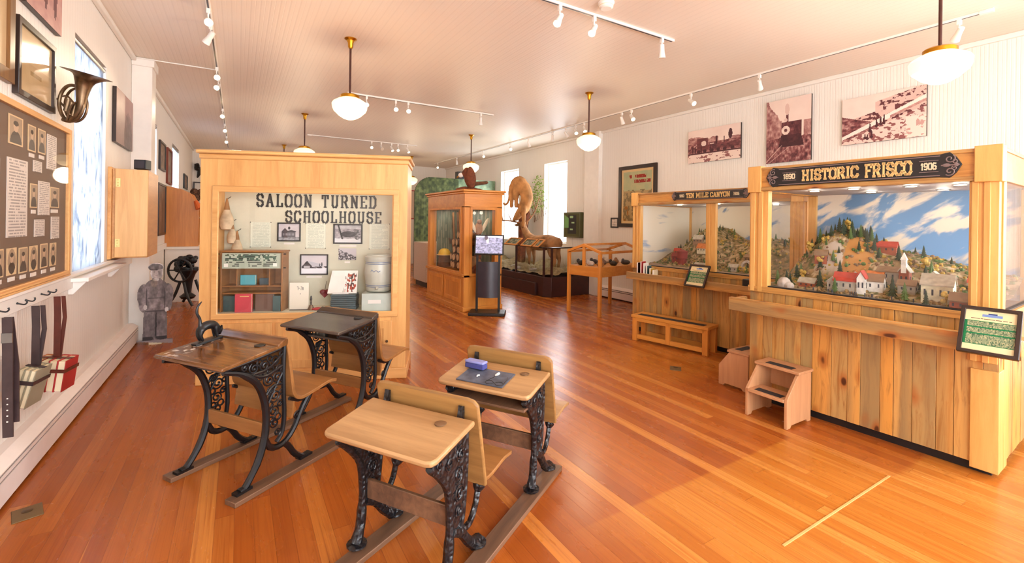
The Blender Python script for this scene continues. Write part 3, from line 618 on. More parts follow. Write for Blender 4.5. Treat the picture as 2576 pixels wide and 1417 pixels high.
# ------------------------------------------------------------------ slab lettering built from strokes
O_ = [(.18, 0), (.52, 0), (.68, .2), (.68, .8), (.52, 1), (.18, 1), (.02, .8), (.02, .2), (.18, 0)]
GL = {  # width, strokes, serifs (x, y)
 'A': (.8, [[(.1, 0), (.4, 1), (.7, 0)], [(.2, .32), (.6, .32)]], [(.1, 0), (.7, 0)]),
 'C': (.7, [[(.66, .7), (.66, .82), (.52, 1), (.2, 1), (.03, .8), (.03, .2), (.2, 0), (.52, 0), (.66, .18), (.66, .3)]], []),
 'D': (.75, [[(.12, 0), (.12, 1), (.5, 1), (.7, .78), (.7, .22), (.5, 0), (.12, 0)]], [(.08, 0), (.08, 1)]),
 'E': (.68, [[(.64, .22), (.64, 0), (.12, 0), (.12, 1), (.64, 1), (.64, .78)], [(.12, .5), (.46, .5)]], [(.08, 0), (.08, 1)]),
 'F': (.66, [[(.12, 0), (.12, 1), (.62, 1), (.62, .76)], [(.12, .5), (.46, .5)]], [(.12, 0), (.08, 1)]),
 'H': (.82, [[(.14, 0), (.14, 1)], [(.68, 0), (.68, 1)], [(.14, .5), (.68, .5)]], [(.14, 0), (.14, 1), (.68, 0), (.68, 1)]),
 'I': (.4, [[(.2, 0), (.2, 1)]], [(.2, 0), (.2, 1)]),
 'L': (.66, [[(.14, 1), (.14, 0), (.62, 0), (.62, .26)]], [(.14, 1), (.1, 0)]),
 'M': (.95, [[(.12, 0), (.12, 1), (.47, .3), (.82, 1), (.82, 0)]], [(.12, 0), (.82, 0), (.08, 1), (.86, 1)]),
 'N': (.82, [[(.14, 0), (.14, 1), (.68, 0), (.68, 1)]], [(.14, 0), (.08, 1), (.68, 1)]),
 'O': (.72, [O_], []),
 'R': (.78, [[(.12, 0), (.12, 1), (.5, 1), (.64, .85), (.64, .64), (.5, .48), (.12, .48)], [(.44, .48), (.68, 0)]], [(.12, 0), (.08, 1), (.7, 0)]),
 'S': (.68, [[(.62, .7), (.62, .84), (.48, 1), (.2, 1), (.05, .86), (.05, .64), (.18, .52), (.5, .46), (.63, .34), (.63, .14), (.48, 0), (.2, 0), (.05, .15), (.05, .3)]], []),
 'T': (.74, [[(.37, 0), (.37, 1)], [(.06, .74), (.06, 1), (.68, 1), (.68, .74)]], [(.37, 0)]),
 'U': (.8, [[(.14, 1), (.14, .18), (.28, 0), (.52, 0), (.66, .18), (.66, 1)]], [(.14, 1), (.66, 1)]),
 'Y': (.8, [[(.1, 1), (.4, .45), (.7, 1)], [(.4, .45), (.4, 0)]], [(.1, 1), (.7, 1), (.4, 0)]),
 '0': (.62, [[(p[0]*.85, p[1]) for p in O_]], []), '1': (.4, [[(.08, .8), (.2, 1), (.2, 0)]], [(.2, 0)]),
 '6': (.62, [[(.5, .95), (.2, 1), (.04, .75), (.04, .15), (.2, 0), (.44, 0), (.56, .15), (.56, .4), (.44, .55), (.06, .52)]], []),
 '8': (.62, [[(.18, .52), (.05, .66), (.05, .86), (.18, 1), (.42, 1), (.55, .86), (.55, .66), (.42, .52), (.18, .52), (.04, .38), (.04, .14), (.18, 0), (.42, 0), (.56, .14), (.56, .38), (.42, .52)]], []),
 '9': (.62, [[(.1, .05), (.4, 0), (.56, .25), (.56, .85), (.4, 1), (.16, 1), (.04, .85), (.04, .6), (.16, .45), (.54, .48)]], []), ' ': (.5, [], [])}
def text_width(txt, sp=.16): return sum(GL[c][0]+sp for c in txt)-sp
def lettering(txt, x, y, z, h, fit, th=.004, sv=.2, sh=.13, sp=.16, serif=.17):
    """letters of height h fitted to a width, standing in front of the plane y"""
    k = fit/(text_width(txt, sp)); mb = MB(); cx = x
    for c in txt:
        w, st, se = GL[c]
        for pl in st:
            for (a, b), (p, q) in zip(pl, pl[1:]):
                A = Vector((cx+a*k, z+(sh/2+b*(1-sh))*h)); B = Vector((cx+p*k, z+(sh/2+q*(1-sh))*h)); d = B-A
                if d.length < 1e-6: continue
                d.normalize(); wd = (sv*k*abs(d.y)+sh*h*abs(d.x))/2; n = Vector((-d.y, d.x))*wd; A -= d*wd*.7; B += d*wd*.7
                mb.prism([A-n, B-n, B+n, A+n], y-th, y, 'y')
        for (a, b) in se: mb.box(cx+(a-serif)*k, cx+(a+serif)*k, y-th, y, z+(b*(1-sh))*h, z+(b*(1-sh)+sh)*h)
        cx += (w+sp)*k
    return mb

# ================================================================== schoolhouse display case
SC = thing('display_case', 'big oak glass fronted case titled for a saloon turned schoolhouse', 'display case', (-.293, 4.905, 0), math.radians(-22.4))
SW, SD = 1.81, .56
mb = MB().box(0, .14, 0, .02, .1, 2.03).box(SW-.14, SW, 0, .02, .1, 2.03).box(.14, SW-.14, 0, .02, 1.77, 2.03).box(.14, SW-.14, 0, .02, .1, .62)
mb.build('front_panel', 'oak', SC, .002)
for x in (0, SW-.02): Bx(x, x+.02, .02, SD, .1, 2.03).build('side_panel', 'oak', SC, .002)
Bx(.02, SW-.02, SD-.02, SD, .1, 2.03).build('back_panel', 'oak', SC)
Bx(.02, SW-.02, .02, SD-.02, 2.0, 2.03).build('top_panel', 'oakx', SC)
MB().frame(.105, SW-.075, .585, 1.79, .055, -.022, .0).build('glass_frame', 'oakx', SC, .007)
MB().prism([(-.03, -.035), (SW+.03, -.035), (SW+.03, SD), (-.03, SD)], 2.075, 2.11, 'z').prism([(-.012, -.014), (SW+.012, -.014), (SW+.012, SD), (-.012, SD)], 2.03, 2.075, 'z').build('cornice', 'oakx', SC, .012)
Bx(-.015, SW+.015, -.018, SD, 0, .1).build('plinth', 'oakx', SC, .006)
for i in range(3):
    a = .12+i*.53; dr = MB().frame(a, a+.5, .13, .55, .075, -.018, 0).box(a+.07, a+.43, -.006, 0, .2, .48).build('door', 'oak', SC, .004)
    MB().lathe([(.006, 0), (.006, .01), (.013, .016), (.013, .022)], n=12).xf(Matrix.Translation((a+.46, -.018, .36)) @ Matrix.Rotation(H90, 4, 'X')).build('knob', 'oldbrass', dr)
Bx(.14, SW-.13, .006, .011, .63, 1.76).build('glass_pane', 'glass', SC)
M['linen'] = plain('pale_linen_board', (208, 204, 180), .8, 0, .03)
Bx(.02, SW-.02, .42, .435, .62, 2.0).build('linen_back', 'linen', SC); Bx(.02, SW-.02, .02, .42, .6, .625).build('display_floor', 'linen', SC)
SB = .42
lettering('SALOON TURNED', .317, SB, 1.617, .13, 1.143, .006, .21, .09, .34, .17).build('title_letters', 'letter', SC)
lettering('SCHOOLHOUSE', .589, SB, 1.463, .12, .924, .006, .21, .09, .34, .17).build('title_letters', 'letter', SC)
SL = area('added_case_light', (0, 0, 0), (0, 0, 0), 1.5, .12, 3.5, (1, .95, .85)); SL.parent = SC; SL.location = (.9, .12, 1.97)  # area light added to brighten the case interior
Bx(.12, 1.68, .05, .19, 1.975, 2.0).build('added_light_strip', 'white', SC, .003)  # box added above that light, no known fixture
SCM = Matrix.Translation((-.293, 4.905, 0)) @ Matrix.Rotation(math.radians(-22.4), 4, 'Z')
def sc_thing(name, label, cat, x, y, z, rz=0, group=None): return thing(name, label, cat, SCM @ Vector((x, y, z)), math.radians(-22.4)+rz, group)
for i, (x0, x1, z0, z1, lab) in enumerate(((.26, .45, 1.215, 1.462, 'typed text sheet pinned nearest the hanging cloth pouches'), (.78, .97, 1.206, 1.455, 'typed text sheet pinned between the two upper schoolhouse photographs'), (1.4, 1.6, 1.2, 1.46, 'typed text sheet pinned above the stoneware crock'))):
    t = sc_thing('text_sheet', lab, 'paper', x0, SB, z0)
    painted('sheet', x1-x0, z1-z0, 40, 88, typed(30+i, 22, (.86, .87, .79), (.74, .76, .69)), 'art', t, 0, -.004, 0, None, .003)
    mb = MB()
    for px in (.0, x1-x0):
        for pz in (0, z1-z0): mb.ball((px, -.006, pz), .005, 6, 4)
    mb.build('pin', 'black', t)
def f_school(u, v):
    c = grey(.78+.14*fbm(u, v, 5, 1)); c = over(c, v < .22, (.62, .62, .63)); c = over(c, (v > .15) & (v < .74-1.3*np.abs(u-.3)) & (np.abs(u-.3) < .16), (.30, .29, .31)); c = over(c, rect(u, v, .4, .8, .18, .5), (.38, .37, .39)); c = over(c, (v > .5) & (v < .62-.3*np.abs(u-.6)) & (u > .38) & (u < .84), (.24, .23, .25))
    c = over(c, (np.modf(u*14)[0] < .4) & rect(u, v, .2, .78, .28, .42), (.68, .67, .69)); c = over(c, ell(u, v, .5, .74, .06, .09), (.22, .22, .22)); return over(c, (v < .22)*(fbm(u, v, 14, 8) > .55)*.5, (.4, .4, .4))
def f_wagon(u, v):
    c = grey(.30+.6*fbm(u, v, 12, 4)); c = over(c, (v > .78)*.5, (.82, .82, .82)); c = over(c, v < .2+.05*fbm(u, v, 8, 2), (.84, .84, .84)); c = over(c, ell(u, v, .52, .48, .3, .17)*(.6+.4*fbm(u, v, 20, 5)), (.16, .16, .17)); c = over(c, ell(u, v, .85, .45, .12, .3)*(fbm(u, v, 16, 7) > .5), (.3, .3, .3)); return over(c, (np.abs(u-.16-.2*(.85-v)) < .03) & (v > .2), (.14, .14, .14))
def f_barn(u, v):
    c = grey(.86+.08*fbm(u, v, 4, 6)); c = over(c, v < .3, (.92, .92, .94)); c = over(c, (v > .28) & (v < .70-1.5*np.abs(u-.22)) & (np.abs(u-.22) < .2), (.26, .25, .27)); c = over(c, rect(u, v, .1, .34, .26, .42), (.72, .71, .73)); c = over(c, (u > .22) & (u < .8) & (v > .36) & (v < .70-.32*(u-.22)) & (v > .70-1.5*(u-.22)), (.74, .73, .76))
    c = over(c, (np.abs(v-.33-.02*u) < .05) & (u > .42) & (fbm(u, v, 18, 3) > .46), (.25, .24, .26)); return over(c, ell(u, v, .8, .5, .03, .12) | ell(u, v, .72, .46, .02, .1), (.3, .3, .32))
def f_hill(u, v): return grey(.82-.62*((v < .85-.7*u+.2*fbm(u, v, 6, 2)))*(fbm(u, v, 16, 8) > .45)+0*u)
for lab, x0, x1, z0, z1, fn, fw in (('black framed photograph of a schoolhouse with a bell, upper left in the case', .512, .732, 1.273, 1.462, f_school, .012), ('black framed photograph of a dark wagon below the word schoolhouse', 1.046, 1.332, 1.252, 1.456, f_wagon, .014), ('black framed photograph of a low pitched barn in snow at the case middle', .73, .999, .936, 1.145, f_barn, .012), ('small unframed grey hillside photograph left of the crock', 1.099, 1.272, 1.085, 1.206, f_hill, .0)):
    t = sc_thing('framed_photo', lab, 'photograph', x0, SB, z0)
    if fw: MB().frame(0, x1-x0, 0, z1-z0, fw, -.016, 0).build('frame', 'black', t, .002)
    painted('photo', x1-x0-2*fw, z1-z0-2*fw, 72, 52, fn, 'art', t, fw, -.006, fw, None, .004)
    Bx(.06, x1-x0-.06, -.003, 0, -.03, -.012).build('caption', 'paper', t)
# cloth pouches hung at the left
M['cloth'] = plain('stained_cloth', (206, 182, 148), .9, 0, .2, 10); M['brownc'] = plain('brown_neck', (158, 110, 62), .7, 0, .2)
for lab, x, z, s in (('stained cloth covered club with a brown neck, highest of the three', .075, 1.38, 1.0), ('stained cloth covered club hanging in the middle of the three', .125, 1.25, .72), ('stained cloth covered club hanging lowest of the three', .17, 1.13, .8)):
    t = sc_thing('exercise_club', lab, 'club', x, .34, z, 0)
    MB().lathe([(.02, 0), (.05, .012), (.064, .06), (.058, .11), (.045, .15), (.026, .2)], n=16).xf(Matrix.Scale(s, 4)).build('body', 'cloth', t)
    MB().lathe([(.027, .195), (.02, .24), (.012, .28), (.006, .31)], n=14).xf(Matrix.Scale(s, 4)).build('neck', 'brownc', t)
    MB().tube([(0, 0, .3*s), (0, .08, .33*s)], .003, 6).build('string', 'dark', t)
# slanted wooden school cabinet with alphabet board
ab = sc_thing('school_cabinet', 'small brown school cabinet with pigeonholes and an alphabet board', 'school cabinet', .115, .13, .625)
for x in (0, .53): Bx(x, x+.014, 0, .17, 0, .56).build('side_panel', 'seat', ab, .002)
Bx(.014, .53, .16, .17, 0, .56).build('back_panel', 'seat', ab)
for z in (.165, .232): Bx(.014, .53, .01, .16, z, z+.012).build('shelf', 'seat', ab, .001)
for x in (.13, .415): Bx(x, x+.01, .02, .16, .24, .4).build('divider', 'seat', ab)
Bx(-.01, .555, -.005, .17, .555, .572).build('top_board', 'seat', ab, .003)
def f_alpha(u, v):
    c = np.ones(u.shape+(3,))*np.array((.68, .72, .64)); g = rect(u, v, .05, .93, .5, .95); c = over(c, g, (.30, .40, .33)); r = np.floor(v*8); c = over(c, (np.modf(v*8)[0] < .6) & (vn(u*26, r, 1, 3) > .52) & rect(u, v, .05, .94, .12, .95), (.16, .2, .17)); c = over(c, g & (vn(u*30, np.floor(v*10), 1, 9) > .62), (.72, .76, .68)); return over(c, rect(u, v, .03, .1, .08, .3) | rect(u, v, .88, .95, .12, .34), (.94, .94, .9))
al = Bx(.02, .53, -.012, -.004, .405, .55).build('alphabet_board', 'greybook', ab); painted('alphabet_print', .5, .14, 100, 32, f_alpha, 'art', al, .022, -.0125, .408)
for x in (-.014, .548):
    for z in (.41, .54): MB().tube([(x, .01, z), (x+(-.02 if x < 0 else .02), .01, z)], .006, 8).build('peg', 'black', ab)
M['teal'] = plain('teal_cloth', (66, 92, 92), .6); M['coral'] = plain('coral_red_cloth', (206, 72, 84), .55); M['sky'] = plain('light_blue_cover', (92, 172, 182), .5); M['umber'] = plain('umber_cloth', (116, 88, 74), .65); M['slate'] = plain('slate_grey_cover', (82, 96, 100), .5, 0, .1)
def sc_book(lab, x0, x1, z0, z1, y, mat, th=.03, stripe=None, group=None):
    t = sc_thing('book', lab, 'book', x0, y, z0, 0, group)
    MB().box(0, x1-x0, 0, .004, 0, z1-z0).box(0, x1-x0, th-.004, th, 0, z1-z0).box(0, .004, .004, th-.004, 0, z1-z0).build('cover', mat, t, .001); Bx(.004, x1-x0-.004, .004, th-.004, .003, z1-z0-.004).build('pages', 'cream', t)
    if stripe: Bx((x1-x0)*.3, (x1-x0)*.85, -.001, 0, (z1-z0)*.86, (z1-z0)*.9).build('title_stripe', stripe, t)
    return t
sc_book('light blue book on the upper shelf of the school cabinet', .261, .392, .869, .96, .2, 'sky')
sc_book('dark patterned book on the upper shelf right of the blue one', .43, .53, .869, .93, .2, 'slate')
sc_book('dark teal book at the lower left of the school cabinet', .131, .245, .626, .77, .16, 'teal')
sc_book('coral red book in front of the school cabinet', .256, .399, .626, .795, .1, 'coral', .03, 'gold')
sc_book('umber cloth book standing right of the coral red book', .41, .57, .626, .785, .16, 'umber')
sc_book('narrow teal book at the lower right of the school cabinet', .574, .642, .626, .77, .13, 'teal')
pb = sc_thing('open_pamphlet', 'cream pamphlet propped upright between cabinet and hand bell', 'pamphlet', .70, .2, .625)
painted('title_page', .175, .255, 26, 36, lambda u, v: over(np.ones(u.shape+(3,))*np.array((.92, .89, .82)), (rect(u, v, .38, .72, .72, .86) & (vn(u*20, np.floor(v*30), 1, 2) > .4)) | ell(u, v, .55, .58, .03, .03), (.62, .6, .56)), 'art', pb, 0, 0, .005, None, .004)
MB().box(.01, .17, -.03, .06, 0, .005).build('easel', 'dark', pb)
bl = sc_thing('hand_bell', 'small dark hand bell beside the cream pamphlet', 'bell', .90, .19, .625)
MB().lathe([(.034, 0), (.03, .01), (.02, .03), (.016, .045), (.004, .05)], n=16).build('bell_cup', 'oldbrass', bl); MB().lathe([(.005, .05), (.008, .065), (.005, .085), (.011, .1), (.006, .13), (.002, .135)], n=12).build('handle', 'black', bl)
tag(MB().ball(tuple(SCM @ Vector((.965, .16, .64))), (.05, .025, .014), 14, 6).build('red_mitten', 'redbook'), 'small flat dark red object lying between the bell and the stack of slates', 'mitten')
hp_ = sc_thing('heart_ornament', 'dark red heart ornament hanging left of the open picture book', 'ornament', .985, .36, .75)
MB().ball((-.02, 0, .02), (.028, .016, .026)).ball((.022, 0, .02), (.028, .016, .026)).prism([(-.042, .008), (.044, .008), (0, -.038)], -.012, .012).build('heart', plain('deep_red', (122, 26, 34), .4), hp_)
MB().tube([(0, 0, .04), (0, .06, .12)], .002, 6).build('string', 'dark', hp_)
stk = []
for i in range(8):
    t = sc_thing('school_slate', ('topmost' if i == 7 else 'lowest' if i == 0 else ['', 'second', 'third', 'fourth', 'fifth', 'sixth', 'seventh'][i]+' from the bottom')+' of the grey slates stacked under the open picture book', 'slate', 1.09+random.uniform(-.004, .004), .14, .6255+i*.0187, 0, 'grey slates stacked in the schoolhouse case')
    Bx(0, .235, 0, .16, 0, .017).build('slate_board', 'slate', t, .003)
ob = sc_thing('open_book', 'open picture book with a red illustration leaning on the stacked slates', 'book', 1.045, .2, .778, 0)
LM = Matrix.Rotation(-.28, 4, 'X')
MB().prism([(0, 0), (.14, 0), (.175, .225), (.03, .225)], 0, .008).xf(LM).build('left_page', 'paper', ob); 
f_pic = lambda u, v: over(over(np.ones(u.shape+(3,))*np.array((.93, .90, .86)), (vn(u*10, v*9, 1, 4) > .55) & (ell(u, v, .5, .7, .34, .22) | rect(u, v, .1, .9, .06, .42)), (.66, .30, .22)), (vn(u*11, v*12, 1, 8) > .75) & rect(u, v, .1, .9, .06, .9), (.30, .22, .2))
rp = painted('illustrated_page', .125, .225, 24, 36, f_pic, 'art', ob, .15, -.002, .0, None, .006); rp.data.transform(LM)
MB().box(.05, .2, -.006, .0, -.012, .012).build('label_card', 'paper', ob)
cr = sc_thing('stoneware_crock', 'grey stoneware crock with blue bands and a lid beside the frame', 'crock', 1.53, .2, .80)
MB().lathe([(.10, 0), (.118, .015), (.122, .05), (.13, .1), (.137, .17), (.133, .24), (.124, .29), (.124, .3)], n=36).build('body', 'stone', cr)
MB().lathe([(.13, .3), (.134, .31), (.134, .34), (.11, .355), (.11, .362)], n=36).build('lid', 'stone', cr)
M['blueglaze'] = plain('blue_glaze', (110, 124, 150), .3)
for z, r in ((.05, .1235), (.065, .126), (.27, .1295), (.285, .127)): MB().lathe([(r, z), (r+.001, z+.003), (r, z+.006)], n=36).build('blue_band', 'blueglaze', cr)
MB().tube(bez([(-.06, -.118, .2), (-.05, -.124, .22), (-.03, -.13, .2), (-.01, -.133, .215), (.01, -.134, .2), (.03, -.131, .21)], 16), .004, 6).build('blue_mark', 'blueglaze', cr)
MB().lathe([(.014, 0), (.016, .02), (.008, .035)], n=12).xf(Matrix.Translation((0, -.115, .045)) @ Matrix.Rotation(H90, 4, 'X')).build('spigot', 'stone', cr)
tag(Bx(-.14, .14, -.14, .14, 0, .17).build('crock_stand', plain('pale_acrylic', (196, 206, 196), .2), None, .004, loc=SCM @ Vector((1.53, .2, .6255)), rz=math.radians(-22.4)), 'pale clear block the stoneware crock stands on', 'stand')
tag(Bx(0, .12, 0, .004, 0, .035).build('label_card', 'paper', None, 0, loc=SCM @ Vector((1.45, .052, .70)), rz=math.radians(-22.4)), 'white card on the block below the stoneware crock', 'label card')

# ================================================================== school desks
def scroll_panel(mb, items, y, r=.0065):
    for c, r0, r1, a0, tn in items: mb.tube(spiral(c, r0, r1, a0, tn, y), [r*(.7+.5*i/25) for i in range(26)], 6)
def desk_a(label, loc, rz, topmat, extra=True):
    """tall desk with open scrollwork sides; x runs from the low writing edge to the seat of the child in front"""
    t = thing('school_desk', label, 'school desk', loc, rz, 'antique school desks'); t.scale.z = 1.014
    hw = .282
    MB().prism([(-.004, .715), (.002, .705), (.335, .740), (.335, .76), (.004, .727)], -hw, hw).build('desk_top', topmat, t, .006)
    pl = MB().prism([(.33, .74), (.395, .75), (.398, .785), (.38, .792), (.33, .766)], -hw, hw).build('pen_ledge', topmat, t, .005)
    MB().lathe([(.03, 0), (.03, .003), (.022, .005)], (.30, -.17, .7575), 20).build('inkwell_lid', 'iron', t)
    Bx(.2, .40, -hw+.05, hw-.05, .60, .615).build('book_shelf', 'deskb', t, .002)
    MB().sweep(bez([(.395, .788), (.412, .74), (.432, .62), (.45, .50), (.467, .435), (.515, .402), (.62, .412), (.74, .430), (.80, .42)], 30), -hw+.015, hw-.015, .02).xf(Matrix.Identity(4)).build('seat', 'seat', t, .003)
    for y in (-.247, .247):
        mb = MB(); fl = ((0, 1, 0), .9)
        front = bez([(.03, y, .69), (.13, y, .655), (.22, y, .58), (.27, y, .47), (.285, y, .36), (.275, y, .25), (.235, y, .14), (.17, y, .05), (.13, y, .03)], 26)
        mb.tube(front, [.013]*4+[.02]*16+[.018]*4+[.022]*2, 8)
        mb.tube(bez([(.03, y, .70), (.2, y, .712), (.37, y, .732)], 8), .012, 8)
        mb.tube(bez([(.40, y, .74), (.395, y, .6), (.40, y, .45), (.405, y, .33), (.39, y, .24), (.355, y, .2)], 14), .013, 8)
        mb.tube(bez([(.275, y, .26), (.31, y, .19), (.37, y, .17), (.43, y, .19), (.48, y, .24), (.52, y, .31), (.56, y, .37), (.60, y, .40)], 16), [.018]*6+[.016]*8+[.012]*2, 8)
        mb.tube(bez([(.40, y, .18), (.44, y, .14), (.48, y, .08), (.535, y, .035), (.57, y, .028)], 10), [.018]*8+[.02]*2, 8)
        mb.tube(bez([(.44, y, .42), (.52, y, .385), (.62, y, .405)], 6), .011, 6)
        mb.box(.10, .19, y-.022, y+.022, .026, .04); mb.box(.51, .60, y-.022, y+.022, .026, .04)
        mb.tube(bez([(.17, y, .64), (.27, y, .60), (.39, y, .63)], 10), .009, 6); mb.tube(bez([(.27, y, .48), (.33, y, .53), (.40, y, .52)], 10), .008, 6)
        scroll_panel(mb, [((.15, .682), .022, .005, 0, 1.5), ((.205, .665), .03, .006, 2, 1.6), ((.27, .66), .034, .006, 1, 1.6), ((.335, .675), .036, .006, 3, 1.6), ((.30, .572), .036, .006, 2.5, 1.7), ((.355, .57), .034, .006, .5, 1.7), ((.34, .47), .046, .007, 1.2, 1.9), ((.335, .385), .036, .006, 4, 1.7), ((.375, .415), .022, .005, 0, 1.4), ((.34, .315), .03, .005, 2, 1.6), ((.36, .255), .024, .005, 5, 1.4), ((.50, .30), .026, .005, 1, 1.4), ((.245, .61), .024, .005, 4, 1.3), ((.31, .62), .02, .02, 0, 1), ((.365, .62), .018, .018, 0, 1), ((.385, .56), .016, .016, 0, 1), ((.31, .51), .018, .018, 0, 1), ((.385, .48), .014, .014, 0, 1), ((.305, .43), .02, .02, 0, 1), ((.36, .345), .018, .018, 0, 1), ((.315, .345), .014, .014, 0, 1), ((.24, .685), .016, .016, 0, 1), ((.303, .69), .015, .015, 0, 1), ((.385, .70), .016, .016, 0, 1)], y, .0058)
        mb.tube(bez([(.285, y, .42), (.33, y, .50), (.395, y, .60)], 8), .007, 6).tube(bez([(.20, y, .63), (.30, y, .64), (.395, y, .70)], 8), .008, 6)
        mb.build('iron_side_frame', 'iron', t)
    Bx(.275, .293, -.25, .25, .255, .335).build('stretcher', 'seat', t, .003)
    MB().sweep(bez([(.46, .30), (.47, .37), (.475, .42)], 4), -.25, .25, .014).build('back_slat', 'seat', t)
    return t
def desk_b(label, loc, rz, topmat, tray=False):
    """smaller desk with solid cast sides and a raised back rail"""
    t = thing('school_desk', label, 'school desk', loc, rz, 'antique school desks'); t.scale.z = 1.035
    hw = .287
    top = MB(); pts = [(-.0, -hw+.035), (.01, -hw+.01), (.035, -hw), (.315, -hw), (.315, hw), (.035, hw), (.01, hw-.01), (0, hw-.035)]
    top.prism(pts, 0, .024, 'z').xf(Matrix.Translation((0, 0, .556)) @ Matrix.Rotation(-.13, 4, 'Y')).build('desk_top', topmat, t, .008)
    MB().lathe([(.026, 0), (.026, .003), (.018, .005)], (.235, -.16, .6105), 20).build('inkwell_cover', plain('worn_ink_cap', (122, 90, 62), .5, .2), t)
    pts = [(-hw, 0), (hw, 0), (hw, .385), (hw-.02, .405), (hw-.05, .412), (-hw+.05, .412), (-hw+.02, .405), (-hw, .385)]
    MB().prism(pts, 0, .02, 'x').xf(Matrix.Translation((.412, 0, .292)) @ Matrix.Rotation(-.215, 4, 'Y')).build('back_rest', 'deskedge', t, .007)
    MB().sweep(bez([(.415, .30), (.52, .285), (.65, .298), (.745, .292)], 12), -hw+.03, hw-.03, .018).build('seat', 'seat' if not tray else 'desk', t, .004)
    if tray: MB().box(.03, .28, -.25, .25, .485, .497).box(.27, .28, -.25, .25, .497, .55).build('book_tray', 'runner', t, .002)
    else: Bx(.16, .29, -.23, .23, .49, .502).build('book_shelf', 'runner', t, .002)
    for y in (-.238, .238):
        s = 1 if y > 0 else -1; mb = MB()
        poly = [(.045, .545), (.06, .50), (.11, .485), (.165, .43), (.19, .35), (.195, .26), (.205, .2), (.25, .215), (.29, .25), (.30, .35), (.305, .46), (.305, .57)]
        mb.prism(poly, y-.012, y+.012)
        mb.tube(bez([(.05, y, .53), (.11, y, .475), (.175, y, .39), (.195, y, .28), (.195, y, .19), (.185, y, .1), (.16, y, .04)], 18), [.017]*12+[.022]*4+[.026]*2, 8)
        mb.tube(bez([(.31, y, .60), (.312, y, .45), (.30, y, .3), (.28, y, .2), (.24, y, .17)], 12), .016, 8)
        mb.tube(bez([(.21, y, .2), (.28, y, .16), (.34, y, .09), (.40, y, .04), (.44, y, .035)], 12), [.022]*8+[.028]*4, 8)
        mb.tube(bez([(.27, y, .17), (.35, y, .155), (.40, y, .2), (.425, y, .26), (.44, y, .285)], 12), [.014]*9+[.026, .03, .022], 8)
        mb.lathe([(.03, 0), (.045, .004), (.045, .012), (.02, .02)], (.165, y, .026), 14).lathe([(.03, 0), (.045, .004), (.045, .012), (.02, .02)], (.42, y, .026), 14)
        for yy in (y-.013, y+.013):
            scroll_panel(mb, [((.25, .5), .035, .006, 1, 1.7), ((.17, .495), .028, .005, 3, 1.5), ((.24, .42), .035, .006, 4, 1.7), ((.245, .34), .036, .006, 0, 1.8), ((.245, .27), .026, .005, 2, 1.5), ((.10, .52), .018, .004, 2, 1.3)], yy, .006)
        mb.prism([(.30, .59), (.33, .59), (.33, .66), (.318, .665)], y-s*.03-.012, y-s*.03+.012)
        mb.build('iron_side_frame', 'relief', t)
    Bx(.215, .233, -.235, .235, .21, .295).build('stretcher', 'runner', t, .003)
    if tray: Bx(.24, .255, -.235, .235, .40, .45).build('cross_rail', 'runner', t, .003)
    return t
def deskworn():
    g = G('dark_top_with_worn_paint'); p = g.pos(); a = g.noise(g.scale(p, (26, 2.2, 26)), 1, 5, .6); c = g.ramp(a, (.3, lin(72, 44, 24)), (.7, lin(134, 88, 48)))
    x, y, z = g.sep(p); n = g.noise(p, 22, 4); 
    m = g.math('MULTIPLY', g.smooth(n, .5, .58), g.math('MULTIPLY', g.smooth(g.math('ABSOLUTE', g.math('SUBTRACT', y, .19)), .09, .03), g.smooth(g.math('ABSOLUTE', g.math('SUBTRACT', x, .15)), .16, .10)))
    c = g.mix(m, c, lin(206, 196, 186)); return g.fin(c, .14)
M['deskworn'] = deskworn()
A1 = desk_a('dark varnished scrollwork desk carrying the black cat statuette', (-.227, 2.94, 0), math.radians(36), 'deskworn')
A2 = desk_a('black topped scrollwork desk standing before the schoolhouse case', (.428, 3.44, 0), math.radians(34.5), 'deskb')
B1 = desk_b('bare pale oak desk nearest the camera with black cast sides', (.467, 1.815, 0), math.radians(33), 'desk')
B2 = desk_b('pale oak desk holding a slate and a blue eraser', (1.126, 2.173, 0), math.radians(33), 'desk', True)
def runner(label, a, b, w=.085):
    a, b = Vector(a), Vector(b); d = b-a
    o = Bx(0, d.length, -w/2, w/2, 0, .026).build('floor_runner', 'runner', None, .003, loc=(a.x, a.y, 0), rz=math.atan2(d.y, d.x)); return tag(o, label, 'wooden runner', 'weathered boards under the desks')
runner('weathered floor board under the left legs of the two dark desks', (-.33, 3.20), (.80, 3.93))
runner('weathered floor board under the right legs of the two dark desks', (-.02, 2.76), (1.12, 3.53))
runner('weathered floor board under the left legs of the two pale desks', (.22, 1.92), (1.36, 2.54))
runner('weathered floor board under the right legs of the two pale desks', (.60, 1.57), (1.675, 2.215))
# things on the desks
ca, sa = math.cos(math.radians(36)), math.sin(math.radians(36))
def on_a(x, y): return (-.227+x*ca-y*sa, 2.94+x*sa+y*ca, (.7275+x*.102)*1.014)
def skinned(name, joints, edges, mat, parent=None, sub=2, root=0):
    me = bpy.data.meshes.new(name); me.from_pydata([j[0] for j in joints], edges, []); me.materials.append(M[mat] if isinstance(mat, str) else mat)
    o = bpy.data.objects.new(name, me); COL.objects.link(o)
    if parent: o.parent = parent
    m = o.modifiers.new('skin', 'SKIN'); m.use_smooth_shade = True
    L = me.skin_vertices[0].data
    for i, j in enumerate(joints): r = j[1]; L[i].radius = (r, r) if not isinstance(r, tuple) else r; L[i].use_root = (i == root)
    s = o.modifiers.new('smooth', 'SUBSURF'); s.levels = sub; s.render_levels = sub
    return o
ct = thing('cat_statuette', 'black cast iron cat with a raised tail standing on the dark desk', 'statuette', on_a(.25, .195), math.radians(36)); ct.scale = (.78, .78, .78)
